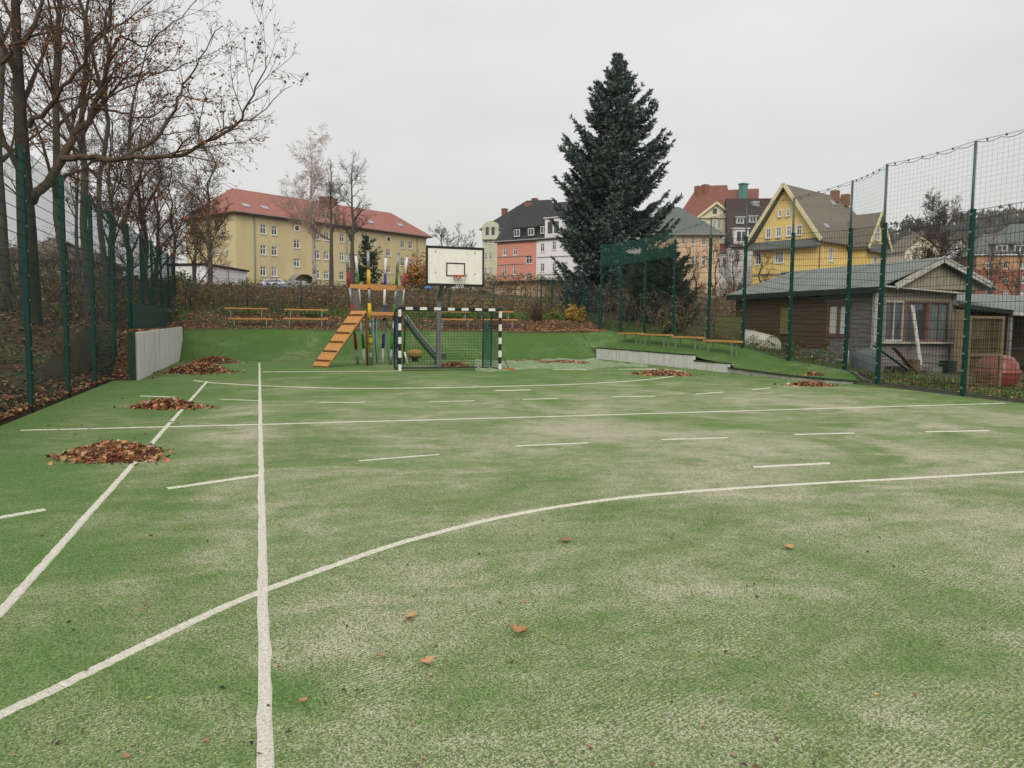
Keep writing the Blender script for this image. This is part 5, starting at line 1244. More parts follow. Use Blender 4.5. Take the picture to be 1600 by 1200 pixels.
# roof sheets: left slope and right slope of the main ridge
rb = atX(*q7(370, 125), gt_.x); ridge_far = max(rb.y, HY1 - 1.5); ridge_far = min(ridge_far, HY1 + 2)
ns = 11; zE = HE + .02; rid_z = gt_.z + .08
def roofz(x, t): return lerp(zE, rid_z, t)
for k in range(ns):
    t0, t1 = k / ns, (k + 1) / ns; ya, yb = lerp(HY0 - .45, HY1 + .25, t0), lerp(HY0 - .45, HY1 + .25, t1) - .012
    def top_at(y):       # the hip at the far end
        if y <= ridge_far: return 1.0
        return max(.05, 1 - (y - ridge_far) / (HY1 + .3 - ridge_far))
    ta, tb = top_at(ya), top_at(yb)
    xL = HX - .35
    s = MB(); s.slab([(xL, ya, zE), (xL, yb, zE), (lerp(xL, gt_.x, tb), yb, lerp(zE, rid_z, tb)), (lerp(xL, gt_.x, ta), ya, lerp(zE, rid_z, ta))][::-1], .05); s.build('roof_sheet', 'hut_roof', hut)
    xR = gr.x + .3; zR = lerp(rid_z, gr.z, (xR - gt_.x) / (gr.x - gt_.x))
    s = MB(); s.slab([(gt_.x, ya, rid_z), (gt_.x, yb, rid_z), (xR, yb, zR), (xR, ya, zR)][::-1], .05); s.build('roof_sheet', 'hut_roof', hut)
s = MB(); s.bar((HX - .33, HY0 - .45, zE - .10), (HX - .33, HY1 + .25, zE - .10), .06, .20); s.build('eave_board', 'black_felt', hut)
s = MB(); s.bar((HX - .1, yg - .1, HE + .05), (RX + .15, yg - .1, HE - .12), .4, .05); s.build('front_eave', 'old_white', hut)
# lower hut to the right with grey roof, dark open front and white fascia
h2 = thing('lean_to', (RX + .2, HY0, .1), 'dark open shelter with grey roof beside the timber hut', 'shelter')
x0, x1 = RX + .15, RX + 7.5
s = MB(); s.slab([(x0 - .25, HY0 - .3, 2.35), (x0 + 1.0, HY0 - 1.3, 2.12), (x1, HY0 - 1.3, 2.0), (x1, HY0 + 3.5, 2.95), (x0 - .25, HY0 + 3.5, 2.95)], .07); s.build('roof', 'hut_roof', h2)
s = MB(); s.bar((x0 + 1.0, HY0 - 1.35, 2.06), (x1, HY0 - 1.35, 1.94), .05, .16); s.build('fascia', 'old_white', h2)
s = MB(); s.bar((x0 - .25, HY0 - .36, 2.3), (x0 + 1.0, HY0 - 1.36, 2.08), .05, .14); s.build('fascia', 'black_felt', h2)
s = MB(); s.box(((x0 + x1) / 2, HY0 + 1.2, 1.2), (x1 - x0, .08, 2.4)); s.build('back_wall', 'hut_boards', h2)
for xx in (x0 + 1.1, x0 + 3.3, x1 - .3): s = MB(); s.box((xx, HY0 - 1.2, 1.0), (.1, .1, 2.1)); s.build('post', 'hut_grey_boards', h2)
s = MB(); s.box((x0 + 3.0, HY0 - .6, .85), (3.0, .7, .06))
for dx in (-1.4, 1.4):
    for dy in (-.3, .3): s.box((x0 + 3.0 + dx, HY0 - .6 + dy, .4), (.07, .07, .84))
tb_ = s.build('table', 'black_felt', None); tag(tb_, 'dark table standing under the shelter at the right edge', 'table')
s = MB(); s.box((x0 + 2.3, HY0 + 1.1, 1.55), (.9, .06, .8)); s.build('window', 'old_white', h2)
# trellis cage in front of it
ty = G(1537, 611, .02).y; tA, tB = atY(*q7(1305, 600), ty), atY(*q7(1475, 600), ty); tz0, tz1 = atY(*q7(1390, 735), ty).z, atY(*q7(1390, 345), ty).z
tr = thing('trellis', ((tA.x + tB.x) / 2, ty, tz0), 'brown wooden trellis frame standing in front of the red drum', 'trellis')
for xx in (tA.x, tB.x): s = MB(); s.box((xx, ty, (tz0 + tz1) / 2 - .1), (.08, .06, tz1 - tz0 + .2)); s.build('post', 'trellis_wood', tr)
for f_ in (.02, .48, .98): s = MB(); s.box(((tA.x + tB.x) / 2, ty + .003, lerp(tz0, tz1, f_)), (tB.x - tA.x, .06, .06)); s.build('rail', 'trellis_wood', tr)
s = MB()
for i in range(1, 14): s.box((lerp(tA.x, tB.x, i / 14), ty + .02, (tz0 + tz1) / 2), (.014, .012, tz1 - tz0))
for i in range(1, 22): s.box(((tA.x + tB.x) / 2, ty + .035, lerp(tz0, tz1, i / 22)), (tB.x - tA.x, .012, .014))
s.build('lattice', 'trellis_wood', tr)
tA2 = atY(*q7(1238, 500), HY0 - .8); tA3 = atY(*q7(1300, 500), HY0 - .8); s = MB()
for i in range(9): s.box((lerp(tA2.x, tA3.x, i / 8), HY0 - .8, 1.1), (.05, .03, 2.1))
tag(s.build('slat_screen', 'trellis_wood'), 'narrow brown slatted screen between hut and trellis', 'screen')
# red drum
rc = G(1551, 609, .02) + Vector((.62, .42, .40)); t = thing('red_drum', (rc.x, rc.y, rc.z - .42), 'large round orange red plastic drum behind the trellis', 'drum')
s = MB(); s.lathe((rc.x, rc.y, rc.z - .42), [(.001, 0), (.32, .0), (.46, .18), (.5, .42), (.46, .64), (.34, .80), (.12, .86)], 24); s.build('shell', 'red_plastic', t)
s = MB(); s.lathe((rc.x, rc.y, rc.z - .42), [(.5, .38), (.525, .40), (.525, .46), (.5, .48)], 24); s.build('rim', 'red_plastic', t)
s = MB(); s.lathe((rc.x, rc.y, rc.z - .42), [(.12, .86), (.13, .92), (.001, .93)], 12); s.build('lid', 'black_felt', t)
# clutter along the hut
A = atX(*q7(1060, 600), 0) if False else None
p0, p1 = hx_front(*q7(1003, 290)), atY(*q7(1062, 600), HY0 - .75); p0.y -= .12
s = MB(); s.bar(p0, p1, .13, .035, up=(0, 1, 0)); tag(s.build('leaning_plank', 'old_white'), 'white plank leaning against the glazed hut front', 'plank')
bx_ = atX(*q7(225, 455), HX - 1.2); t = thing('plastic_cover', (bx_.x, bx_.y, terr(bx_.x, bx_.y)), 'cream plastic shell lying tilted beside the hut', 'plastic cover')
s = MB(); Ls = 1.55; prof = [(-.42, .06), (-.36, .42), (-.1, .66), (.2, .62), (.36, .4), (.4, .05)]
z0 = terr(bx_.x, bx_.y)
for k in range(len(prof) - 1):
    (a0, h0), (a1, h1) = prof[k], prof[k + 1]; s.slab([(bx_.x + a0, bx_.y - Ls / 2, z0 + h0 * .8), (bx_.x + a1, bx_.y - Ls / 2, z0 + h1 * .8), (bx_.x + a1, bx_.y + Ls / 2, z0 + h1 * 1.15), (bx_.x + a0, bx_.y + Ls / 2, z0 + h0 * 1.15)], .03)
s.face([(bx_.x + a, bx_.y - Ls / 2, z0 + h * .8) for a, h in prof]); s.build('shell', 'cream_plastic', t)
s = MB(); s.bar((bx_.x - .45, bx_.y - Ls / 2, z0 + .06), (bx_.x - .45, bx_.y + Ls / 2, z0 + .1), .08, .07); s.build('rim', 'old_white', t)
op_ = atX(*q7(62, 460), HX - 1.6); z0 = terr(op_.x, op_.y); t = thing('olive_board', (op_.x, op_.y, z0), 'olive green board fence panel standing by the far bench', 'panel')
for k in range(5): s = MB(); s.box((op_.x, op_.y, z0 + .10 + .19 * k), (.04, 1.75, .175)); s.build('board', 'olive_panel', t)
for dy in (-.75, .75): s = MB(); s.box((op_.x + .045, op_.y + dy, z0 + .45), (.05, .07, 1.0)); s.build('post', 'hut_boards', t)
for (x, y, L_, rz, m_, nm, lab) in ((475, 562, .9, .3, 'old_white', 'pale_plank', 'short white plank lying in weeds left of the hut corner'), (615, 572, .9, .1, 'old_white', 'pale_plank', 'white plank lying in weeds near the grey tank'), (905, 560, 1.6, -.5, 'tarp_grey', 'dark_plank', 'grey plank sloping over the rubbish at the hut front'), (980, 575, 1.3, -.7, 'hut_boards', 'dark_plank', 'dark plank leaning over the rubbish below the windows')):
    c = atX(*q7(x, y), HX - .7); s = MB(); c = c if x < 800 else atY(*q7(x, y), HY0 - .9); d = Vector((math.sin(rz), math.cos(rz), 0)) if x < 800 else Vector((math.cos(rz), 0, math.sin(rz)))
    s.bar(c - d * L_ / 2, c + d * L_ / 2, .16, .04); tag(s.build(nm, m_), lab, 'plank')
tk = atX(*q7(775, 570), 17.6); z0 = terr(tk.x, tk.y); t = thing('water_tank', (tk.x, tk.y, z0), 'blue grey water tank behind the fence corner post', 'tank')
s = MB(); s.lathe((tk.x, tk.y, z0), [(.001, 0), (.36, .0), (.40, .1), (.40, .62), (.36, .74), (.14, .80), (.14, .86), (.001, .87)], 20); s.build('body', 'tarp_grey', t)
s = MB(); s.tube([(tk.x - .3, tk.y + .4, z0 + .1), (tk.x - .3, tk.y + .45, z0 + .75), (tk.x - .3, tk.y + .62, z0 + .82)], .05, 8); s.build('pipe', 'old_white', t)
rr = random.Random(9)
CR = ['leftmost dark crate in the rubbish below the hut windows', 'second dark crate from the left below the hut windows', 'grey slatted crate in the middle of the rubbish heap', 'dark crate right of the leaning white plank', 'rightmost slatted crate beside the hut corner']
for k in range(5):
    c = Vector((lerp(HX + .3, RX - .2, k / 4 + rr.uniform(-.05, .05)), HY0 - .5 - .5 * rr.random(), 0)); z0 = terr(c.x, c.y); h_ = rr.uniform(.2, .5)
    s = MB(); w__ = rr.uniform(.3, .6)
    for i in range(4):
        z_ = z0 + h_ * (i + .5) / 4; s.box((c.x, c.y - .18, z_), (w__, .03, h_ / 4 - .02)); s.box((c.x, c.y + .18, z_), (w__, .03, h_ / 4 - .02)); s.box((c.x - w__ / 2, c.y, z_), (.03, .33, h_ / 4 - .02)); s.box((c.x + w__ / 2, c.y, z_), (.03, .33, h_ / 4 - .02))
    s.box((c.x, c.y, z0 + .03), (w__, .33, .03))
    tag(s.build('slatted_crate', ('black_felt', 'hut_boards', 'hut_grey_boards')[k % 3]), CR[k], 'crate', 'crates heaped at the hut front')
# ------------------------------------------------------------------ thin green fence behind the benches
bf = thing('garden_fence', (3, 38.4, 1.9), 'low green wire fence running behind the orange benches', 'fence')
def gz(a, b): return terr(a, b)
pts = [(-8 + 2.5 * i, 38.4 + .1 * i) for i in range(10)]
for a, b in pts:
    s = MB(); z0 = gz(a, b); s.tube([(a, b, z0 - .2), (a, b, z0 + 1.65)], .03, 6); po = s.build('post', 'fence_green', bf)
s = MB()
for k in range(len(pts) - 1):
    (a0, b0), (a1, b1) = pts[k], pts[k + 1]
    for j in range(8): s.tube([(a0, b0, gz(a0, b0) + .1 + .21 * j), (a1, b1, gz(a1, b1) + .1 + .21 * j)], .004, 3, cap=False)
    for i in range(25):
        t_ = i / 25; a, b = lerp(a0, a1, t_), lerp(b0, b1, t_); z0 = gz(a, b); s.tube([(a, b, z0 + .05), (a, b, z0 + 1.58)], .003, 3, cap=False)
s.build('wire_mesh', 'fence_wire', bf)
ff = thing('panel_fence', (18, 38, 1.9), 'shoulder high green panel fence below the big spruce', 'fence')
fp = [atD(x, 490, D) for x, D in ((845, 44), (862, 43), (884, 42), (912, 40.5), (938, 37.5))]
fp = [Vector((p.x, p.y, 0)) for p in fp]
for p in fp: s = MB(); z0 = terr(p.x, p.y); s.box((p.x, p.y, z0 + .9), (.07, .07, 2.2)); s.build('post', 'fence_green', ff)
for k in range(len(fp) - 1):
    s = MB(); p, q_ = fp[k], fp[k + 1]; wires(s, p, q_, terr(p.x, p.y) + .05, terr(q_.x, q_.y) + .05, 1.9, dv=.06, r=.004); s.build('wire_panel', 'fence_wire', ff)
# blue bird table behind the backboard
c = atD(669, 450, 41); t = thing('bird_table', (c.x, c.y, terr(c.x, c.y)), 'small blue roofed bird table on a post under the backboard', 'bird table')
s = MB(); s.tube([(c.x, c.y, terr(c.x, c.y)), (c.x, c.y, c.z)], .035, 6); s.build('post', 'dark_metal', t)
s = MB(); s.lathe((c.x, c.y, c.z - .05), [(.001, 0), (.26, 0), (.24, .06), (.10, .16), (.001, .18)], 12); s.build('roof', 'sign_blue', t)
# ------------------------------------------------------------------ trees
def perp(d, rr):
    v = Vector((rr.gauss(0, 1), rr.gauss(0, 1), rr.gauss(0, 1))); v = v - d * v.dot(d); return v.normalized()
class Tree:
    def __init__(s, seed): s.rr = random.Random(seed); s.trunk = MB(); s.br = MB(); s.lv = MB(); s.tips = []
    def path(s, p, d, L, n, wob, up):
        P = [Vector(p)]; d = Vector(d).normalized()
        for i in range(n):
            d = (d + perp(d, s.rr) * wob + Vector((0, 0, up))).normalized(); P.append(P[-1] + d * L / n)
        return P
    def limb(s, P, r0, r1, lev, maxlev, mbx=None, dens=3.0, spread=.75, ratio=.5, up=.06, wob=.16, minr=.004, start=.2, droop=0):
        n = len(P) - 1; rad = [lerp(r0, r1, (i / n) ** .8) for i in range(n + 1)]
        sides = 8 if r0 > .12 else 5 if r0 > .035 else 3
        (mbx or s.br).tube(P, rad, sides, cap=False)
        if lev >= maxlev: s.tips.append((P[-1], P[-1] - P[-2])); return
        L = sum((P[i + 1] - P[i]).length for i in range(n)); cnt = max(2, int(dens * L ** .55 * (1 + .45 * lev)))
        rt = ratio if lev == 0 else getattr(s, 'rt1', .5) if lev == 1 else .5
        for k in range(cnt):
            t = lerp(start, 1.0, (k + s.rr.random()) / cnt); i = min(n - 1, int(t * n)); f = t * n - i
            p = P[i].lerp(P[i + 1], f); d = (P[i + 1] - P[i]).normalized()
            nd = (d + perp(d, s.rr) * s.rr.uniform(spread * .7, spread * 1.5)).normalized()
            cl = L * rt * s.rr.uniform(.55, 1.2) * (1.15 - .6 * t); cr = min(lerp(r0, r1, t) * .55, r0 * .42)
            if cl < .15: continue
            cp = s.path(p, nd, cl, 5 if lev < 2 else 3 if lev < 3 else 2, wob, up if lev < 2 else up * .6 - droop)
            s.limb(cp, max(cr, minr), minr * .8, lev + 1, maxlev, None, dens, spread, ratio, up, wob, minr, .15, droop)
    def leaves(s, n, size, cols, frac=1.0):
        if not s.tips: return
        for _ in range(n):
            p, d = s.rr.choice(s.tips); p = p - d * s.rr.random() * 1.5 + Vector((s.rr.gauss(0, .05), s.rr.gauss(0, .05), s.rr.gauss(-.03, .05))); leaf_quad(s.lv, p, size * s.rr.uniform(.6, 1.3), s.rr, 1.2, cols)
def smooth3(pts, n=5):
    o = []; pts = [Vector(p) for p in pts]
    for k in range(len(pts) - 1):
        p0, p1, p2, p3 = [pts[min(max(i, 0), len(pts) - 1)] for i in (k - 1, k, k + 1, k + 2)]
        for i in range(n):
            t = i / n; o.append(.5 * ((2 * p1) + (p2 - p0) * t + (2 * p0 - 5 * p1 + 4 * p2 - p3) * t * t + (3 * p1 - p0 - 3 * p2 + p3) * t ** 3))
    return o + [pts[-1]]
def finish(T, name, loc, label, tm, bmn, group=None, lm='leaves'):
    t = thing(name, loc, label, 'tree', group=group)
    if T.trunk.v: T.trunk.build('trunk', tm, t)
    if T.br.v: T.br.build('crown', bmn, t)
    if T.lv.v: tag(T.lv.build('leaves', lm, t), kind='stuff')
    return t
OAKL = [(0.27, 0.11, 0.045), (0.21, 0.085, 0.035), (0.33, 0.15, 0.06), (0.16, 0.07, 0.035)]
# --- the big oak at the left
DO = 18.5
T = Tree(31); P3 = lambda x, y, d=0: atD(x / 3.333, y / 3.333, DO + d)
base = atD(50, 520, DO); base.z = terr(base.x, base.y) - .3
tr_ = smooth3([base, P3(140, 1200), P3(125, 950), P3(112, 700), P3(95, 400), P3(82, 50), atD(22, -140, DO), atD(30, -330, DO)], 4)
T.limb(tr_, .25, .05, 0, 4, T.trunk, dens=2.2, start=.5, ratio=.36, spread=.8)
def hand(pts, r0, r1, **k):
    S = smooth3(pts, 4); S = [p + Vector((T.rr.gauss(0, 1), T.rr.gauss(0, 1), T.rr.gauss(0, 1))) * .035 if 0 < i else p for i, p in enumerate(S)]
    k['ratio'] = .36; k['dens'] = 3.3; T.limb(S, r0 * .72, r1 * .7, 1, 4, None, **k)
hand([P3(145, 1050), P3(215, 985, .2), P3(330, 800, .3), P3(420, 660, .4), P3(505, 540, .5), P3(560, 300, .6), P3(575, 60, .8), atD(185, -60, DO + 1)], .19, .03, dens=2.4, ratio=.34, start=.3)
T.rt1 = .34
hand([P3(325, 825, .3), P3(450, 822, 0), P3(640, 822, -.3), P3(900, 812, -.6), P3(1080, 735, -.8), P3(1250, 612, -1), P3(1330, 450, -1.1), P3(1400, 280, -1.2)], .125, .012, dens=3.0, ratio=.30, start=.3, spread=.7)
hand([P3(640, 815, -.3), P3(790, 730, .1), P3(890, 600, .2), P3(955, 450, .3), P3(1045, 300, .3), P3(1150, 130, .4)], .08, .012, dens=3.0, ratio=.32, start=.25)
T.rt1 = .3
hand([P3(1080, 735, -.8), P3(1200, 660, -.6), P3(1340, 600, -.5), P3(1520, 445, -.4)], .05, .008, dens=2.6, ratio=.30, start=.1)
T.rt1 = .42
hand([P3(240, 960, .2), P3(330, 935, .6), P3(420, 880, 1), P3(560, 830, 1.4), P3(800, 860, 1.8), P3(1000, 900, 2)], .10, .012, dens=2.6, ratio=.34, start=.2)
hand([P3(120, 900), P3(40, 780, -.3), P3(-60, 560, -.6), P3(-120, 350, -.8)], .12, .03, dens=2.2, ratio=.36)
hand([P3(150, 660), P3(270, 530, -.3), P3(390, 380, -.6), P3(530, 150, -1), P3(560, 10, -1.1)], .10, .02, dens=2.4, ratio=.34)
hand([P3(0, 330, -.5), P3(120, 210, -.6), P3(290, 155, -.6), P3(420, 190, -.4), P3(560, 120, -.3)], .07, .012, dens=2.4, ratio=.34)
hand([P3(480, 560, .4), P3(640, 585, .2), P3(760, 610, .1), P3(900, 540, 0), P3(1020, 400, 0)], .055, .01, dens=2.6, ratio=.33)
hand([P3(532, 430, .55), P3(640, 402, .5), P3(780, 385, .4), P3(960, 340, .3), P3(1100, 280, .3)], .05, .01, dens=2.6, ratio=.33)
hand([P3(560, 300, .6), P3(640, 190, .8), P3(760, 240, .8), P3(900, 110, .8), P3(1020, 5, .8)], .05, .012, dens=2.6, ratio=.33)
T.leaves(3000, .075, OAKL)
finish(T, 'oak_tree', (base.x, base.y, base.z + .3), 'bare oak with a long low branch reaching over the left fence', 'bark', 'twig_oak')
def stem_tree(px, D, h, r, seed, lab, tm='bark_grey', bmn='twig_oak', name='bare_tree', start=.3, dens=2.3, ratio=.3, lean=0, maxlev=4, leaves=0, spread=.75, up=.06, group='bare trees behind the left fence', ztop=None, minr=.006, py=None, droop=0, cols=OAKL, wobble=.026):
    T = Tree(seed); b = atD(px, 480, D); z = terr(b.x, b.y); b.z = z - .3
    n = 9; P = []; rr = T.rr
    for i in range(n + 1):
        t = i / n; P.append(b + Vector((0, 0, h * t)) + RGT * (lean * h * t ** 1.3 + rr.gauss(0, wobble) * h * t) + FWD * rr.gauss(0, wobble * .8) * h * t)
    T.limb(smooth3(P, 2), r, .02, 0, maxlev, T.trunk, dens=dens, start=start, ratio=ratio, spread=spread, up=up, minr=minr, droop=droop)
    if leaves: T.leaves(leaves, .09, cols)
    return finish(T, name, (b.x, b.y, z), lab, tm, bmn, group)
ST = []
ST.append(stem_tree(100, 24, 15, .17, 41, 'slim bare tree right behind the second fence post', lean=.02, leaves=700, dens=3.0, start=.25))
ST.append(stem_tree(138, 27, 16, .17, 42, 'straight grey stemmed bare tree behind the third fence post', lean=.0, leaves=500, dens=3.0))
ST.append(stem_tree(165, 25, 15, .12, 43, 'thin upright bare tree beside the bent oak limb', lean=.015, leaves=500, dens=3.0))
stem_tree(8, 21, 14, .2, 44, 'bare tree cut by the left edge of the view', lean=-.02, leaves=500, dens=2.8)
stem_tree(204, 33, 12, .16, 46, 'bare tree with spreading crown behind the middle of the fence', lean=.02, dens=3.0, leaves=500, start=.2)
stem_tree(245, 38, 8.5, .15, 47, 'low bushy bare tree behind the far end of the fence', lean=.03, dens=3.4, ratio=.40, start=.12, leaves=400)
stem_tree(305, 43, 6.6, .13, 48, 'rounded bare tree in front of the ochre block corner', lean=-.02, dens=3.6, ratio=.42, start=.1, leaves=300)
stem_tree(272, 52, 9.0, .16, 49, 'brown twiggy tree between left fence and ochre block', dens=3.2, ratio=.40, start=.12, leaves=300)
rrr = random.Random(55)
for k, (px, D, lab) in enumerate([(-40, 28, 'slender bare tree partly outside the left edge of the view'), (125, 44, 'distant slender bare tree between the second and third fence posts'), (182, 44, 'slender bare tree behind the fourth and fifth fence posts'), (225, 50, 'farthest slender bare tree, above the far fence posts'), (40, 48, 'distant slender bare tree hidden behind the oak trunk')]):
    o = copy_tree(ST[k % 3]); c = atD(px, 480, D); o.location = (c.x, c.y, terr(c.x, c.y)); sc = rrr.uniform(.75, 1.05) * (.85 if px > 140 else 1); o.scale = (sc, sc, sc); o.rotation_euler = (0, 0, rrr.uniform(0, 6.28))
    o['label'] = lab; o['group'] = 'slender trees of the wood behind the left fence'
stem_tree(180, 30, 8.0, .15, 35, 'brown twiggy tree low behind the fourth fence post', dens=3.8, ratio=.42, start=.12, leaves=700, spread=.95, minr=.008)
stem_tree(228, 36, 9.0, .16, 36, 'dense brown crowned tree above the last fence posts', dens=4.2, ratio=.42, start=.15, leaves=700, spread=.95, minr=.009)
stem_tree(330, 50, 9.5, .2, 37, 'dark spreading tree covering the left corner of the ochre block', dens=4.2, ratio=.42, start=.18, leaves=300, spread=1.0, minr=.012)
# middle distance
def tall(px, pyt, pyb, D): a, b = atD(px, pyb, D), atD(px, pyt, D); return a, b.z - a.z
b_, h_ = tall(490, 197, 445, 62)
stem_tree(492, 62, h_ - .8, .2, 51, 'tall birch with drooping pale twigs before the ochre block', 'bark_birch', 'twig_birch', 'birch_tree', start=.36, dens=4.9, ratio=.32, lean=-.03, group=None, minr=.0085, spread=1.1, up=.05, droop=.14, wobble=.008)
stem_tree(518, 58, tall(518, 225, 445, 58)[1] - .8, .22, 52, 'slender dark bare tree, left of the two beside the birch', 'bark_far', 'bark_far', start=.40, dens=4.6, ratio=.24, group=None, minr=.009, spread=1.1, up=.06, wobble=.008)
stem_tree(551, 56, tall(551, 220, 445, 56)[1] - .8, .24, 53, 'slender dark bare tree, right of the two beside the birch', 'bark_far', 'bark_far', start=.40, dens=4.7, ratio=.30, group=None, minr=.009, spread=1.1, up=.06, wobble=.008)
for px, D, hh, sd_, lab in ((690, 110, 9, 61, 'grey bare tree just left of the backboard top'), (718, 118, 9.5, 62, 'grey bare tree behind the top of the backboard'), (735, 125, 8.5, 63, 'thin grey tree right behind the backboard')):
    stem_tree(px, D, hh, .25, sd_, lab, 'bark_far', 'bark_far', start=.15, dens=3.6, ratio=.4, group='grey trees far behind the backboard', minr=.018)
stem_tree(1466, 70, 9.0, .32, 164, 'round crowned bare tree behind the hut gable', 'bark_far', 'twig_oak', start=.3, dens=4.4, ratio=.5, group=None, minr=.015, spread=1.0, up=.04, leaves=1500)
for px, D, hh, sd_, lab in ((1425, 80, 6.0, 65, 'low brown tree left of the round crowned tree'), (1545, 62, 6.0, 66, 'twiggy tree in front of the red apartment block'), (1590, 55, 6.0, 67, 'twiggy tree at the right edge before the red block'), (1510, 85, 6.5, 68, 'brown tree between the fence post and the red block')):
    stem_tree(px, D, hh, .16, sd_, lab, 'bark_far', 'twig_oak', start=.15, dens=3.0, ratio=.45, group='twiggy trees behind the hut', minr=.012, leaves=250)
for px, D, hh, sd_, lab in ((1085, 46, 4.2, 71, 'tangled bare shrub tree right of the spruce'), (1118, 44, 4.4, 72, 'bare apple tree left of the hut roof'), (1145, 48, 4.6, 73, 'twiggy tree before the white annex'), (1185, 50, 4.4, 74, 'yellow leaved small tree above the hut roof')):
    stem_tree(px, D, hh, .10, sd_, lab, 'bark_far', 'twig_oak', start=.12, dens=3.2, ratio=.5, group='small trees between spruce and hut', minr=.008, leaves=260 if px < 1180 else 500, cols=OAKL + [(.4, .27, .08)])
# --- conifers
def spruce(px, D, h, prof, seed, lab, step=.36, cols=None, name='spruce_tree', per=7, tw=.17, quadn=9, qs=.17, z_base=None, droop=.35):
    rr = random.Random(seed); b = atD(px, 480, D); z0 = terr(b.x, b.y) if z_base is None else z_base; b.z = z0
    t = thing(name, tuple(b), lab, 'tree'); s = MB(); s.tube([b + Vector((0, 0, -.3)), b + Vector((0, 0, h * .5)), b + Vector((0, 0, h * .97))], [h * .016, h * .01, .02], 8); s.build('trunk', 'bark', t)
    mb = MB(); bw = MB(); z = prof[0][0] + .3
    cols = cols or [(0.062, 0.095, 0.082), (0.082, 0.120, 0.108), (0.050, 0.078, 0.064), (0.135, 0.172, 0.162)]
    while z < h - .15:
        L0 = interp(z, prof)
        n = max(4, int(per * (1 if L0 > 1 else .75)))
        for k in range(n):
            az = rr.uniform(0, 6.28); L = L0 * rr.uniform(.76, 1.12); e = Vector((math.cos(az), math.sin(az), 0))
            zz = z + rr.uniform(-step / 2, step / 2); hf = zz / h
            # goes out, sags, tip turns up
            P = []
            m_ = 7
            for i in range(m_ + 1):
                u = i / m_; P.append(b + e * L * u + Vector((0, 0, zz + L * (lerp(.05, .75, hf ** 1.5) * u - droop * (1 - hf) * math.sin(u * math.pi * .75) + .22 * u ** 3))))
            bw.tube(P, [lerp(.035, .006, i / m_) for i in range(m_ + 1)], 3, cap=False)
            cnt = max(4, int(L / tw))
            for c_ in range(cnt):
                u = lerp(.18, 1, (c_ + rr.random()) / cnt); i = min(m_ - 1, int(u * m_)); p = P[i].lerp(P[i + 1], u * m_ - i); dd = (P[i + 1] - P[i]).normalized()
                for sg in (-1, 1, 0):
                    if sg == 0 and rr.random() < .45: continue
                    sdv = dd.cross(Vector((0, 0, 1))).normalized() * sg
                    d2 = (dd * rr.uniform(.45, .9) + sdv * rr.uniform(.6, 1.0) + Vector((0, 0, rr.uniform(-.55, .1) if hf < .75 else rr.uniform(-.1, .4)))).normalized()
                    tl = (.22 + .55 * L0 / 3.8 * (1.1 - u)) * rr.uniform(.7, 1.2)
                    col0 = rr.choice(cols); nq = max(3, int(quadn * tl / .5))
                    for j in range(nq):
                        f = (j + rr.random()) / nq; c = p + d2 * tl * f + Vector((0, 0, -.10 * tl * f)); a = perp(d2, rr); ld = (d2 * .75 + a * .75).normalized(); wv_ = ld.cross(perp(ld, rr)).normalized()
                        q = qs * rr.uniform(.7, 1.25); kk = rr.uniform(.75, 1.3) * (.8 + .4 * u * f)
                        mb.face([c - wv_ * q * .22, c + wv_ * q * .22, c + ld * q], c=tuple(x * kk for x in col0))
        z += step * (1 if L0 > 1.2 else .7)
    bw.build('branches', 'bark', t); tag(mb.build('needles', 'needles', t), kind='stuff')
    return t
zt = atD(957, 88, 48).z; bs = atD(957, 480, 48); zb_ = terr(bs.x, bs.y); hs = zt - zb_
spruce(957, 48, hs, [(.4, 3.4), (hs * .2, 3.65), (hs * .38, 3.6), (hs * .55, 3.3), (hs * .70, 2.35), (hs * .82, 1.4), (hs * .90, .75), (hs * .96, .3), (hs, .05)], 81, 'tall dark blue green spruce behind the right fence corner', quadn=22, qs=.17, tw=.13, per=8, droop=.4)
zt = atD(573, 372, 66).z; bs = atD(573, 480, 66); hs = zt - terr(bs.x, bs.y)
spruce(575, 66, hs, [(.4, 1.6), (hs * .4, 1.5), (hs * .75, .8), (hs, .08)], 82, 'small dark spruce behind the climbing tower', step=.4, per=6, qs=.24, quadn=6, cols=[(.022, .042, .022), (.03, .05, .028)])
zt = atD(1035, 395, 42).z; bs = atD(1035, 480, 42); hs = zt - terr(bs.x, bs.y)
spruce(1032, 41, hs, [(.0, 1.9), (hs * .35, 2.0), (hs * .7, 1.4), (hs, .3)], 83, 'dark bushy yew under the spruce behind the mesh fence', name='yew_tree', step=.2, per=12, qs=.15, quadn=14, tw=.13, cols=[(.028, .042, .018), (.045, .052, .02), (.02, .034, .016)])
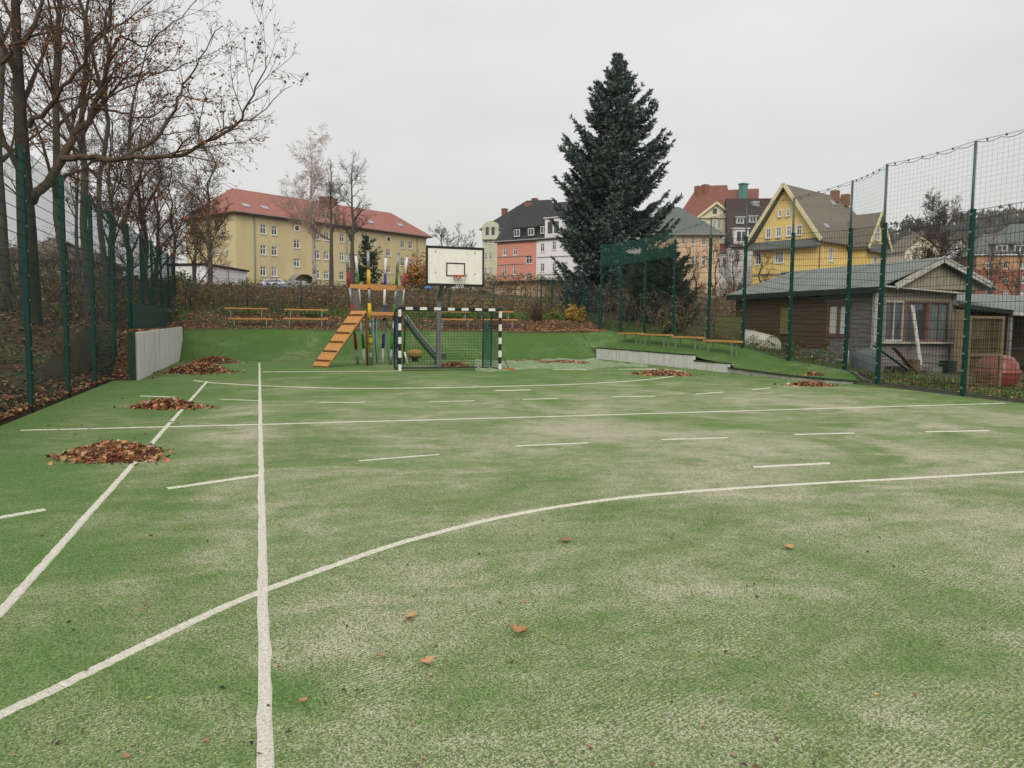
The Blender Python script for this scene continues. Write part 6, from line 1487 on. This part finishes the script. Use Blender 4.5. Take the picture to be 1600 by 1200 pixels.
# ------------------------------------------------------------------ shrubs, brambles, hedges
def thicket(mb, n, fpos, hgt, cols, rr, leafn=4, lsize=.07, stem=(.15, .105, .075), arch=.5):
    for _ in range(n):
        p = fpos(); p = Vector((p[0], p[1], terr(p[0], p[1]) - .05)); h = hgt * rr.uniform(.4, 1.15); a = rr.uniform(0, 6.28); e = Vector((math.cos(a), math.sin(a), 0)) * h * rr.uniform(.1, arch * 1.6)
        P = [p, p + e * .35 + Vector((0, 0, h * .62)), p + e * .75 + Vector((0, 0, h * .95)), p + e * 1.25 + Vector((0, 0, h * rr.uniform(.7, 1.1)))]
        k = tuple(x * rr.uniform(.6, 1.6) for x in stem); mb.tube(P, [.012, .009, .007, .004], 3, cap=False, col=k)
        for i in range(3):
            j = rr.randint(1, 2); q0 = P[j].lerp(P[j + 1], rr.random()); mb.tube([q0, q0 + Vector((rr.gauss(0, .25), rr.gauss(0, .25), rr.uniform(.05, .35))) * h * .6], [.006, .003], 3, cap=False, col=k)
        for _l in range(leafn):
            u = rr.random(); j = min(2, int(u * 3)); c = P[j].lerp(P[j + 1], u * 3 - j) + Vector((rr.gauss(0, .1), rr.gauss(0, .1), rr.gauss(0, .08)))
            leaf_quad(mb, c, lsize * rr.uniform(.6, 1.4), rr, 1.2, cols)
DULL = [(.34, .24, .08), (.17, .12, .055), (.13, .13, .05), (.10, .12, .04), (.25, .14, .07), (.19, .10, .055), (.09, .105, .04)]
GREEN = [(.07, .12, .03), (.09, .15, .04), (.055, .095, .03), (.12, .16, .045)]
rr = random.Random(91); mb = MB()
thicket(mb, 2000, lambda: (rr.uniform(-12, 10), rr.uniform(39.2, 46)), 1.0, DULL, rr, 3, .12)
thicket(mb, 800, lambda: (rr.uniform(10, 18), rr.uniform(39.2, 47)), .55, DULL, rr, 6, .12)
thicket(mb, 1000, lambda: (rr.uniform(-14, 12), rr.uniform(46, 58)), .9, DULL + [(.22, .13, .08)], rr, 5, .15)
thicket(mb, 700, lambda: (rr.uniform(-10, -3.5), rr.uniform(32, 42)), .9, DULL, rr, 7, .12)
thicket(mb, 700, lambda: (rr.uniform(-14, -4.6), rr.uniform(22, 36)), 1.0, DULL, rr, 4, .1)
thicket(mb, 500, lambda: (rr.uniform(-22, -8), rr.uniform(34, 50)), 2.2, DULL, rr, 5, .14)
thicket(mb, 900, lambda: (rr.uniform(13, 34), rr.uniform(58, 72)), 1.7, DULL + [(.24, .12, .08)], rr, 5, .2)
thicket(mb, 1100, lambda: (rr.uniform(-17, -5.5), rr.uniform(23, 40)), 2.2, DULL, rr, 3, .1, stem=(.10, .075, .055))
tag(mb.build('bramble_thicket', 'foliage'), 'brown tangle of brambles behind the low green fence', 'brambles', kind='stuff')
mb = MB(); thicket(mb, 420, lambda: (rr.uniform(17.5, 25), rr.uniform(30, 42)), 1.7, DULL + [(.25, .17, .08)], rr, 4, .11); thicket(mb, 350, lambda: (rr.uniform(22, 40), rr.uniform(42, 58)), 1.8, DULL + [(.22, .15, .06)], rr, 8, .16)
tag(mb.build('garden_thicket', 'foliage'), 'brown garden scrub between spruce and hut', 'scrub', kind='stuff')
mb = MB(); thicket(mb, 350, lambda: (16.5 + 2.0 * rr.random(), rr.uniform(19, 29)), .30, GREEN + DULL, rr, 6, .08, arch=.9); thicket(mb, 260, lambda: (15.5 + 3.5 * rr.random() , rr.uniform(9, 19)), .18, GREEN + DULL, rr, 6, .07, arch=1); thicket(mb, 120, lambda: (rr.uniform(17.8, 19.2), rr.uniform(20.5, 28)), .55, GREEN, rr, 8, .11)
thicket(mb, 500, lambda: (rr.uniform(-2, 16), rr.uniform(36.4, 38.6)), .22, GREEN, rr, 6, .12, arch=1)
tag(mb.build('weeds', 'foliage'), 'green weeds and ground cover outside the fence', 'weeds', kind='stuff')
# grass tufts
def grass(mb, n, fpos, h, cols):
    for _ in range(n):
        a, b = fpos(); z = terr(a, b); k = tuple(x * rr.uniform(.7, 1.3) for x in rr.choice(cols))
        for j in range(3):
            t_ = rr.uniform(0, 6.28); e = Vector((math.cos(t_), math.sin(t_), 0)); p = Vector((a, b, z)) + e * .03; hh = h * rr.uniform(.6, 1.3); sdv = Vector((-e.y, e.x, 0)) * .012
            mb.face([p - sdv, p + sdv, p + e * hh * .5 + Vector((0, 0, hh))], c=k)
mb = MB(); GR = [(.07, .15, .025), (.09, .18, .03), (.06, .12, .02), (.12, .17, .05)]
grass(mb, 5000, lambda: (rr.uniform(2, 16.2), rr.uniform(36.3, 39)), .16, GR); grass(mb, 2500, lambda: (15.2 + 3.6 * rr.random(), rr.uniform(8.5, 18)), .10, GR); grass(mb, 3500, lambda: (rr.uniform(16.3, 19), rr.uniform(18, 36)), .16, GR); grass(mb, 1200, lambda: (rr.uniform(-8, -3), rr.uniform(35, 40)), .18, GR); grass(mb, 6000, lambda: (rr.uniform(-11, 17), rr.uniform(38.6, 46)), .34, [(.16, .15, .06), (.12, .15, .05), (.2, .15, .08), (.10, .13, .04)])
tag(mb.build('rough_grass', 'foliage'), 'rough grass along the fences', 'grass', kind='stuff')
def bush(px, D, py, h, r, cols, seed, lab, n=90, ls=.1, name='shrub', leafn=14):
    rr_ = random.Random(seed); c = atD(px, py, D); z = terr(c.x, c.y); t = thing(name, (c.x, c.y, z), lab, 'shrub'); mb = MB(); lv = MB()
    for _ in range(n):
        a = rr_.uniform(0, 6.28); rad = r * math.sqrt(rr_.random()); e = Vector((math.cos(a), math.sin(a), 0)); hh = h * math.sqrt(max(.08, 1 - (rad / r) ** 2 * .8)) * rr_.uniform(.7, 1.1)
        p = Vector((c.x, c.y, z - .05)) + e * rad * .25; P = [p, p + e * rad * .4 + Vector((0, 0, hh * .55)), p + e * rad * .9 + Vector((0, 0, hh))]; mb.tube(P, [.02, .012, .005], 3, cap=False)
        for _l in range(leafn): u = rr_.uniform(.25, 1); j = 0 if u < .5 else 1; q = P[j].lerp(P[j + 1], (u - .5 * j) * 2) + Vector((rr_.gauss(0, .1), rr_.gauss(0, .1), rr_.gauss(0, .1))) * r * .8; leaf_quad(lv, q, ls * rr_.uniform(.6, 1.4), rr_, 1.2, cols)
    mb.build('stems', 'twig_oak', t); tag(lv.build('leaves', 'leaves', t), kind='stuff')
YEL = [(.45, .30, .04), (.5, .36, .06), (.36, .25, .05)]; ORG = [(.42, .21, .05), (.36, .17, .045), (.3, .16, .05), (.46, .27, .08)]
bush(655, 60, 445, 3.2, 1.6, ORG, 101, 'orange leaved shrub in front of the ochre block right end', 120, .2)
bush(893, 39, 500, .95, .38, YEL, 102, 'small yellow leaved shrub below the spruce', 45, .10); bush(866, 39.5, 500, .8, .3, YEL + GREEN, 103, 'thin yellow green shrub left of the small yellow one', 26, .1, leafn=8); bush(907, 38.6, 500, .9, .3, YEL, 104, 'yellow shrub close to the fence corner', 30, .09, leafn=8)
bush(838, 38.2, 500, 1.1, .5, [(.14, .05, .04), (.1, .045, .035)], 105, 'dark reddish twiggy shrub right of the rear benches', 60, .08, leafn=5)
bush(1083, 30, 520, 1.1, .8, GREEN + [(.06, .09, .04)], 106, 'dense green shrub behind the mesh fence above the benches', 90, .12)
bush(1052, 33, 520, 1.0, .7, GREEN + DULL, 107, 'mixed green shrub left of the dense green one', 60, .12)
bush(285, 46, 440, 1.6, 1.1, GREEN, 108, 'green bush beside the far end of the left fence', 80, .14)
bush(505, 40, 455, .9, .35, YEL + DULL, 109, 'pale yellow shrub left of the climbing tower behind the fence', 26, .12, leafn=6)
bush(1160, 40, 480, 2.0, .9, ORG + DULL + [(.35, .25, .08)], 110, 'orange brown shrub at the far corner of the hut', 80, .12, leafn=8)
# ------------------------------------------------------------------ far wooded hill
mb = MB(); rr = random.Random(77); N = 80
ridge = lambda px: interp(px, [(1000, 505), (1250, 430), (1380, 372), (1450, 352), (1520, 350), (1600, 343), (1750, 330), (1900, 345), (2200, 420), (2500, 500)])
hill_pts = []
for i in range(N + 1):
    px = lerp(1000, 2400, i / N); c = atD(px, ridge(px), 480); hill_pts.append(c)
for dep, f in ((-260, -.05), (-180, .3), (-90, .72), (0, 1.0), (120, .9), (300, -.05)):
    for c in hill_pts: mb.v.append((c.x + FWD.x * dep, c.y + FWD.y * dep, 8 + (c.z - 8) * f if f > 0 else 0))
for j in range(5):
    for i in range(N): k = j * (N + 1) + i; mb.f.append((k, k + 1, k + N + 2, k + N + 1)); mb.m.append(0); mb.c.append(None); mb.sm.append(True)
tag(mb.build('hill', 'hill'), kind='structure')
mb = MB(); HC = [(.075, .058, .045), (.095, .075, .058), (.065, .06, .045), (.05, .058, .04), (.11, .085, .065)]
for _ in range(2300):
    i = rr.uniform(16, N - 1); j = int(i); c = hill_pts[j].lerp(hill_pts[j + 1], i - j); dep = -250 * rr.random(); f = interp(dep, [(-260, -.05), (-180, .3), (-90, .72), (0, 1.0)])
    base_ = Vector((c.x + FWD.x * dep, c.y + FWD.y * dep, 8 + (c.z - 8) * max(0, f))); h = rr.uniform(5, 10); k = rr.choice(HC); w__ = h * rr.uniform(.28, .42); cn = rr.random() < .2
    if cn: mb.lathe(base_, [(w__ * .7, 0), (.01, h * 1.15)], 6); 
    else:
        for _q in range(16):
            a = rr.uniform(0, 6.28); v_ = Vector((math.cos(a) * w__ * rr.random(), math.sin(a) * w__ * rr.random(), h * rr.uniform(.2, 1.0))); q = rr.uniform(.7, 1.6); n1 = perp(Vector((0, 0, 1)), rr) * q
            mb.face([base_ + v_ - n1, base_ + v_ + n1, base_ + v_ + Vector((rr.gauss(0, .5), rr.gauss(0, .5), q * 1.6))], c=tuple(x * rr.uniform(.7, 1.3) for x in k))
        continue
    for f_ in range(6): mb.c[-1 - f_] = (.035, .045, .032)
tag(mb.build('far_wood', 'foliage'), 'grey brown wood covering the far hill on the right', 'wood', kind='stuff')

# ------------------------------------------------------------------ damp autumn air
mb = MB(); mb.box((100, 425, 58), (1640, 1190, 122)); hz_ = mb.build('haze', [])
m = bpy.data.materials.new('haze'); m.use_nodes = True; n = m.node_tree.nodes; n.clear(); o_ = n.new('ShaderNodeOutputMaterial'); v_ = n.new('ShaderNodeVolumePrincipled')
v_.inputs['Color'].default_value = (.93, .94, .96, 1); v_.inputs['Density'].default_value = .00022; v_.inputs['Anisotropy'].default_value = .2
m.node_tree.links.new(v_.outputs[0], o_.inputs['Volume']); hz_.data.materials.append(m); tag(hz_, kind='stuff')
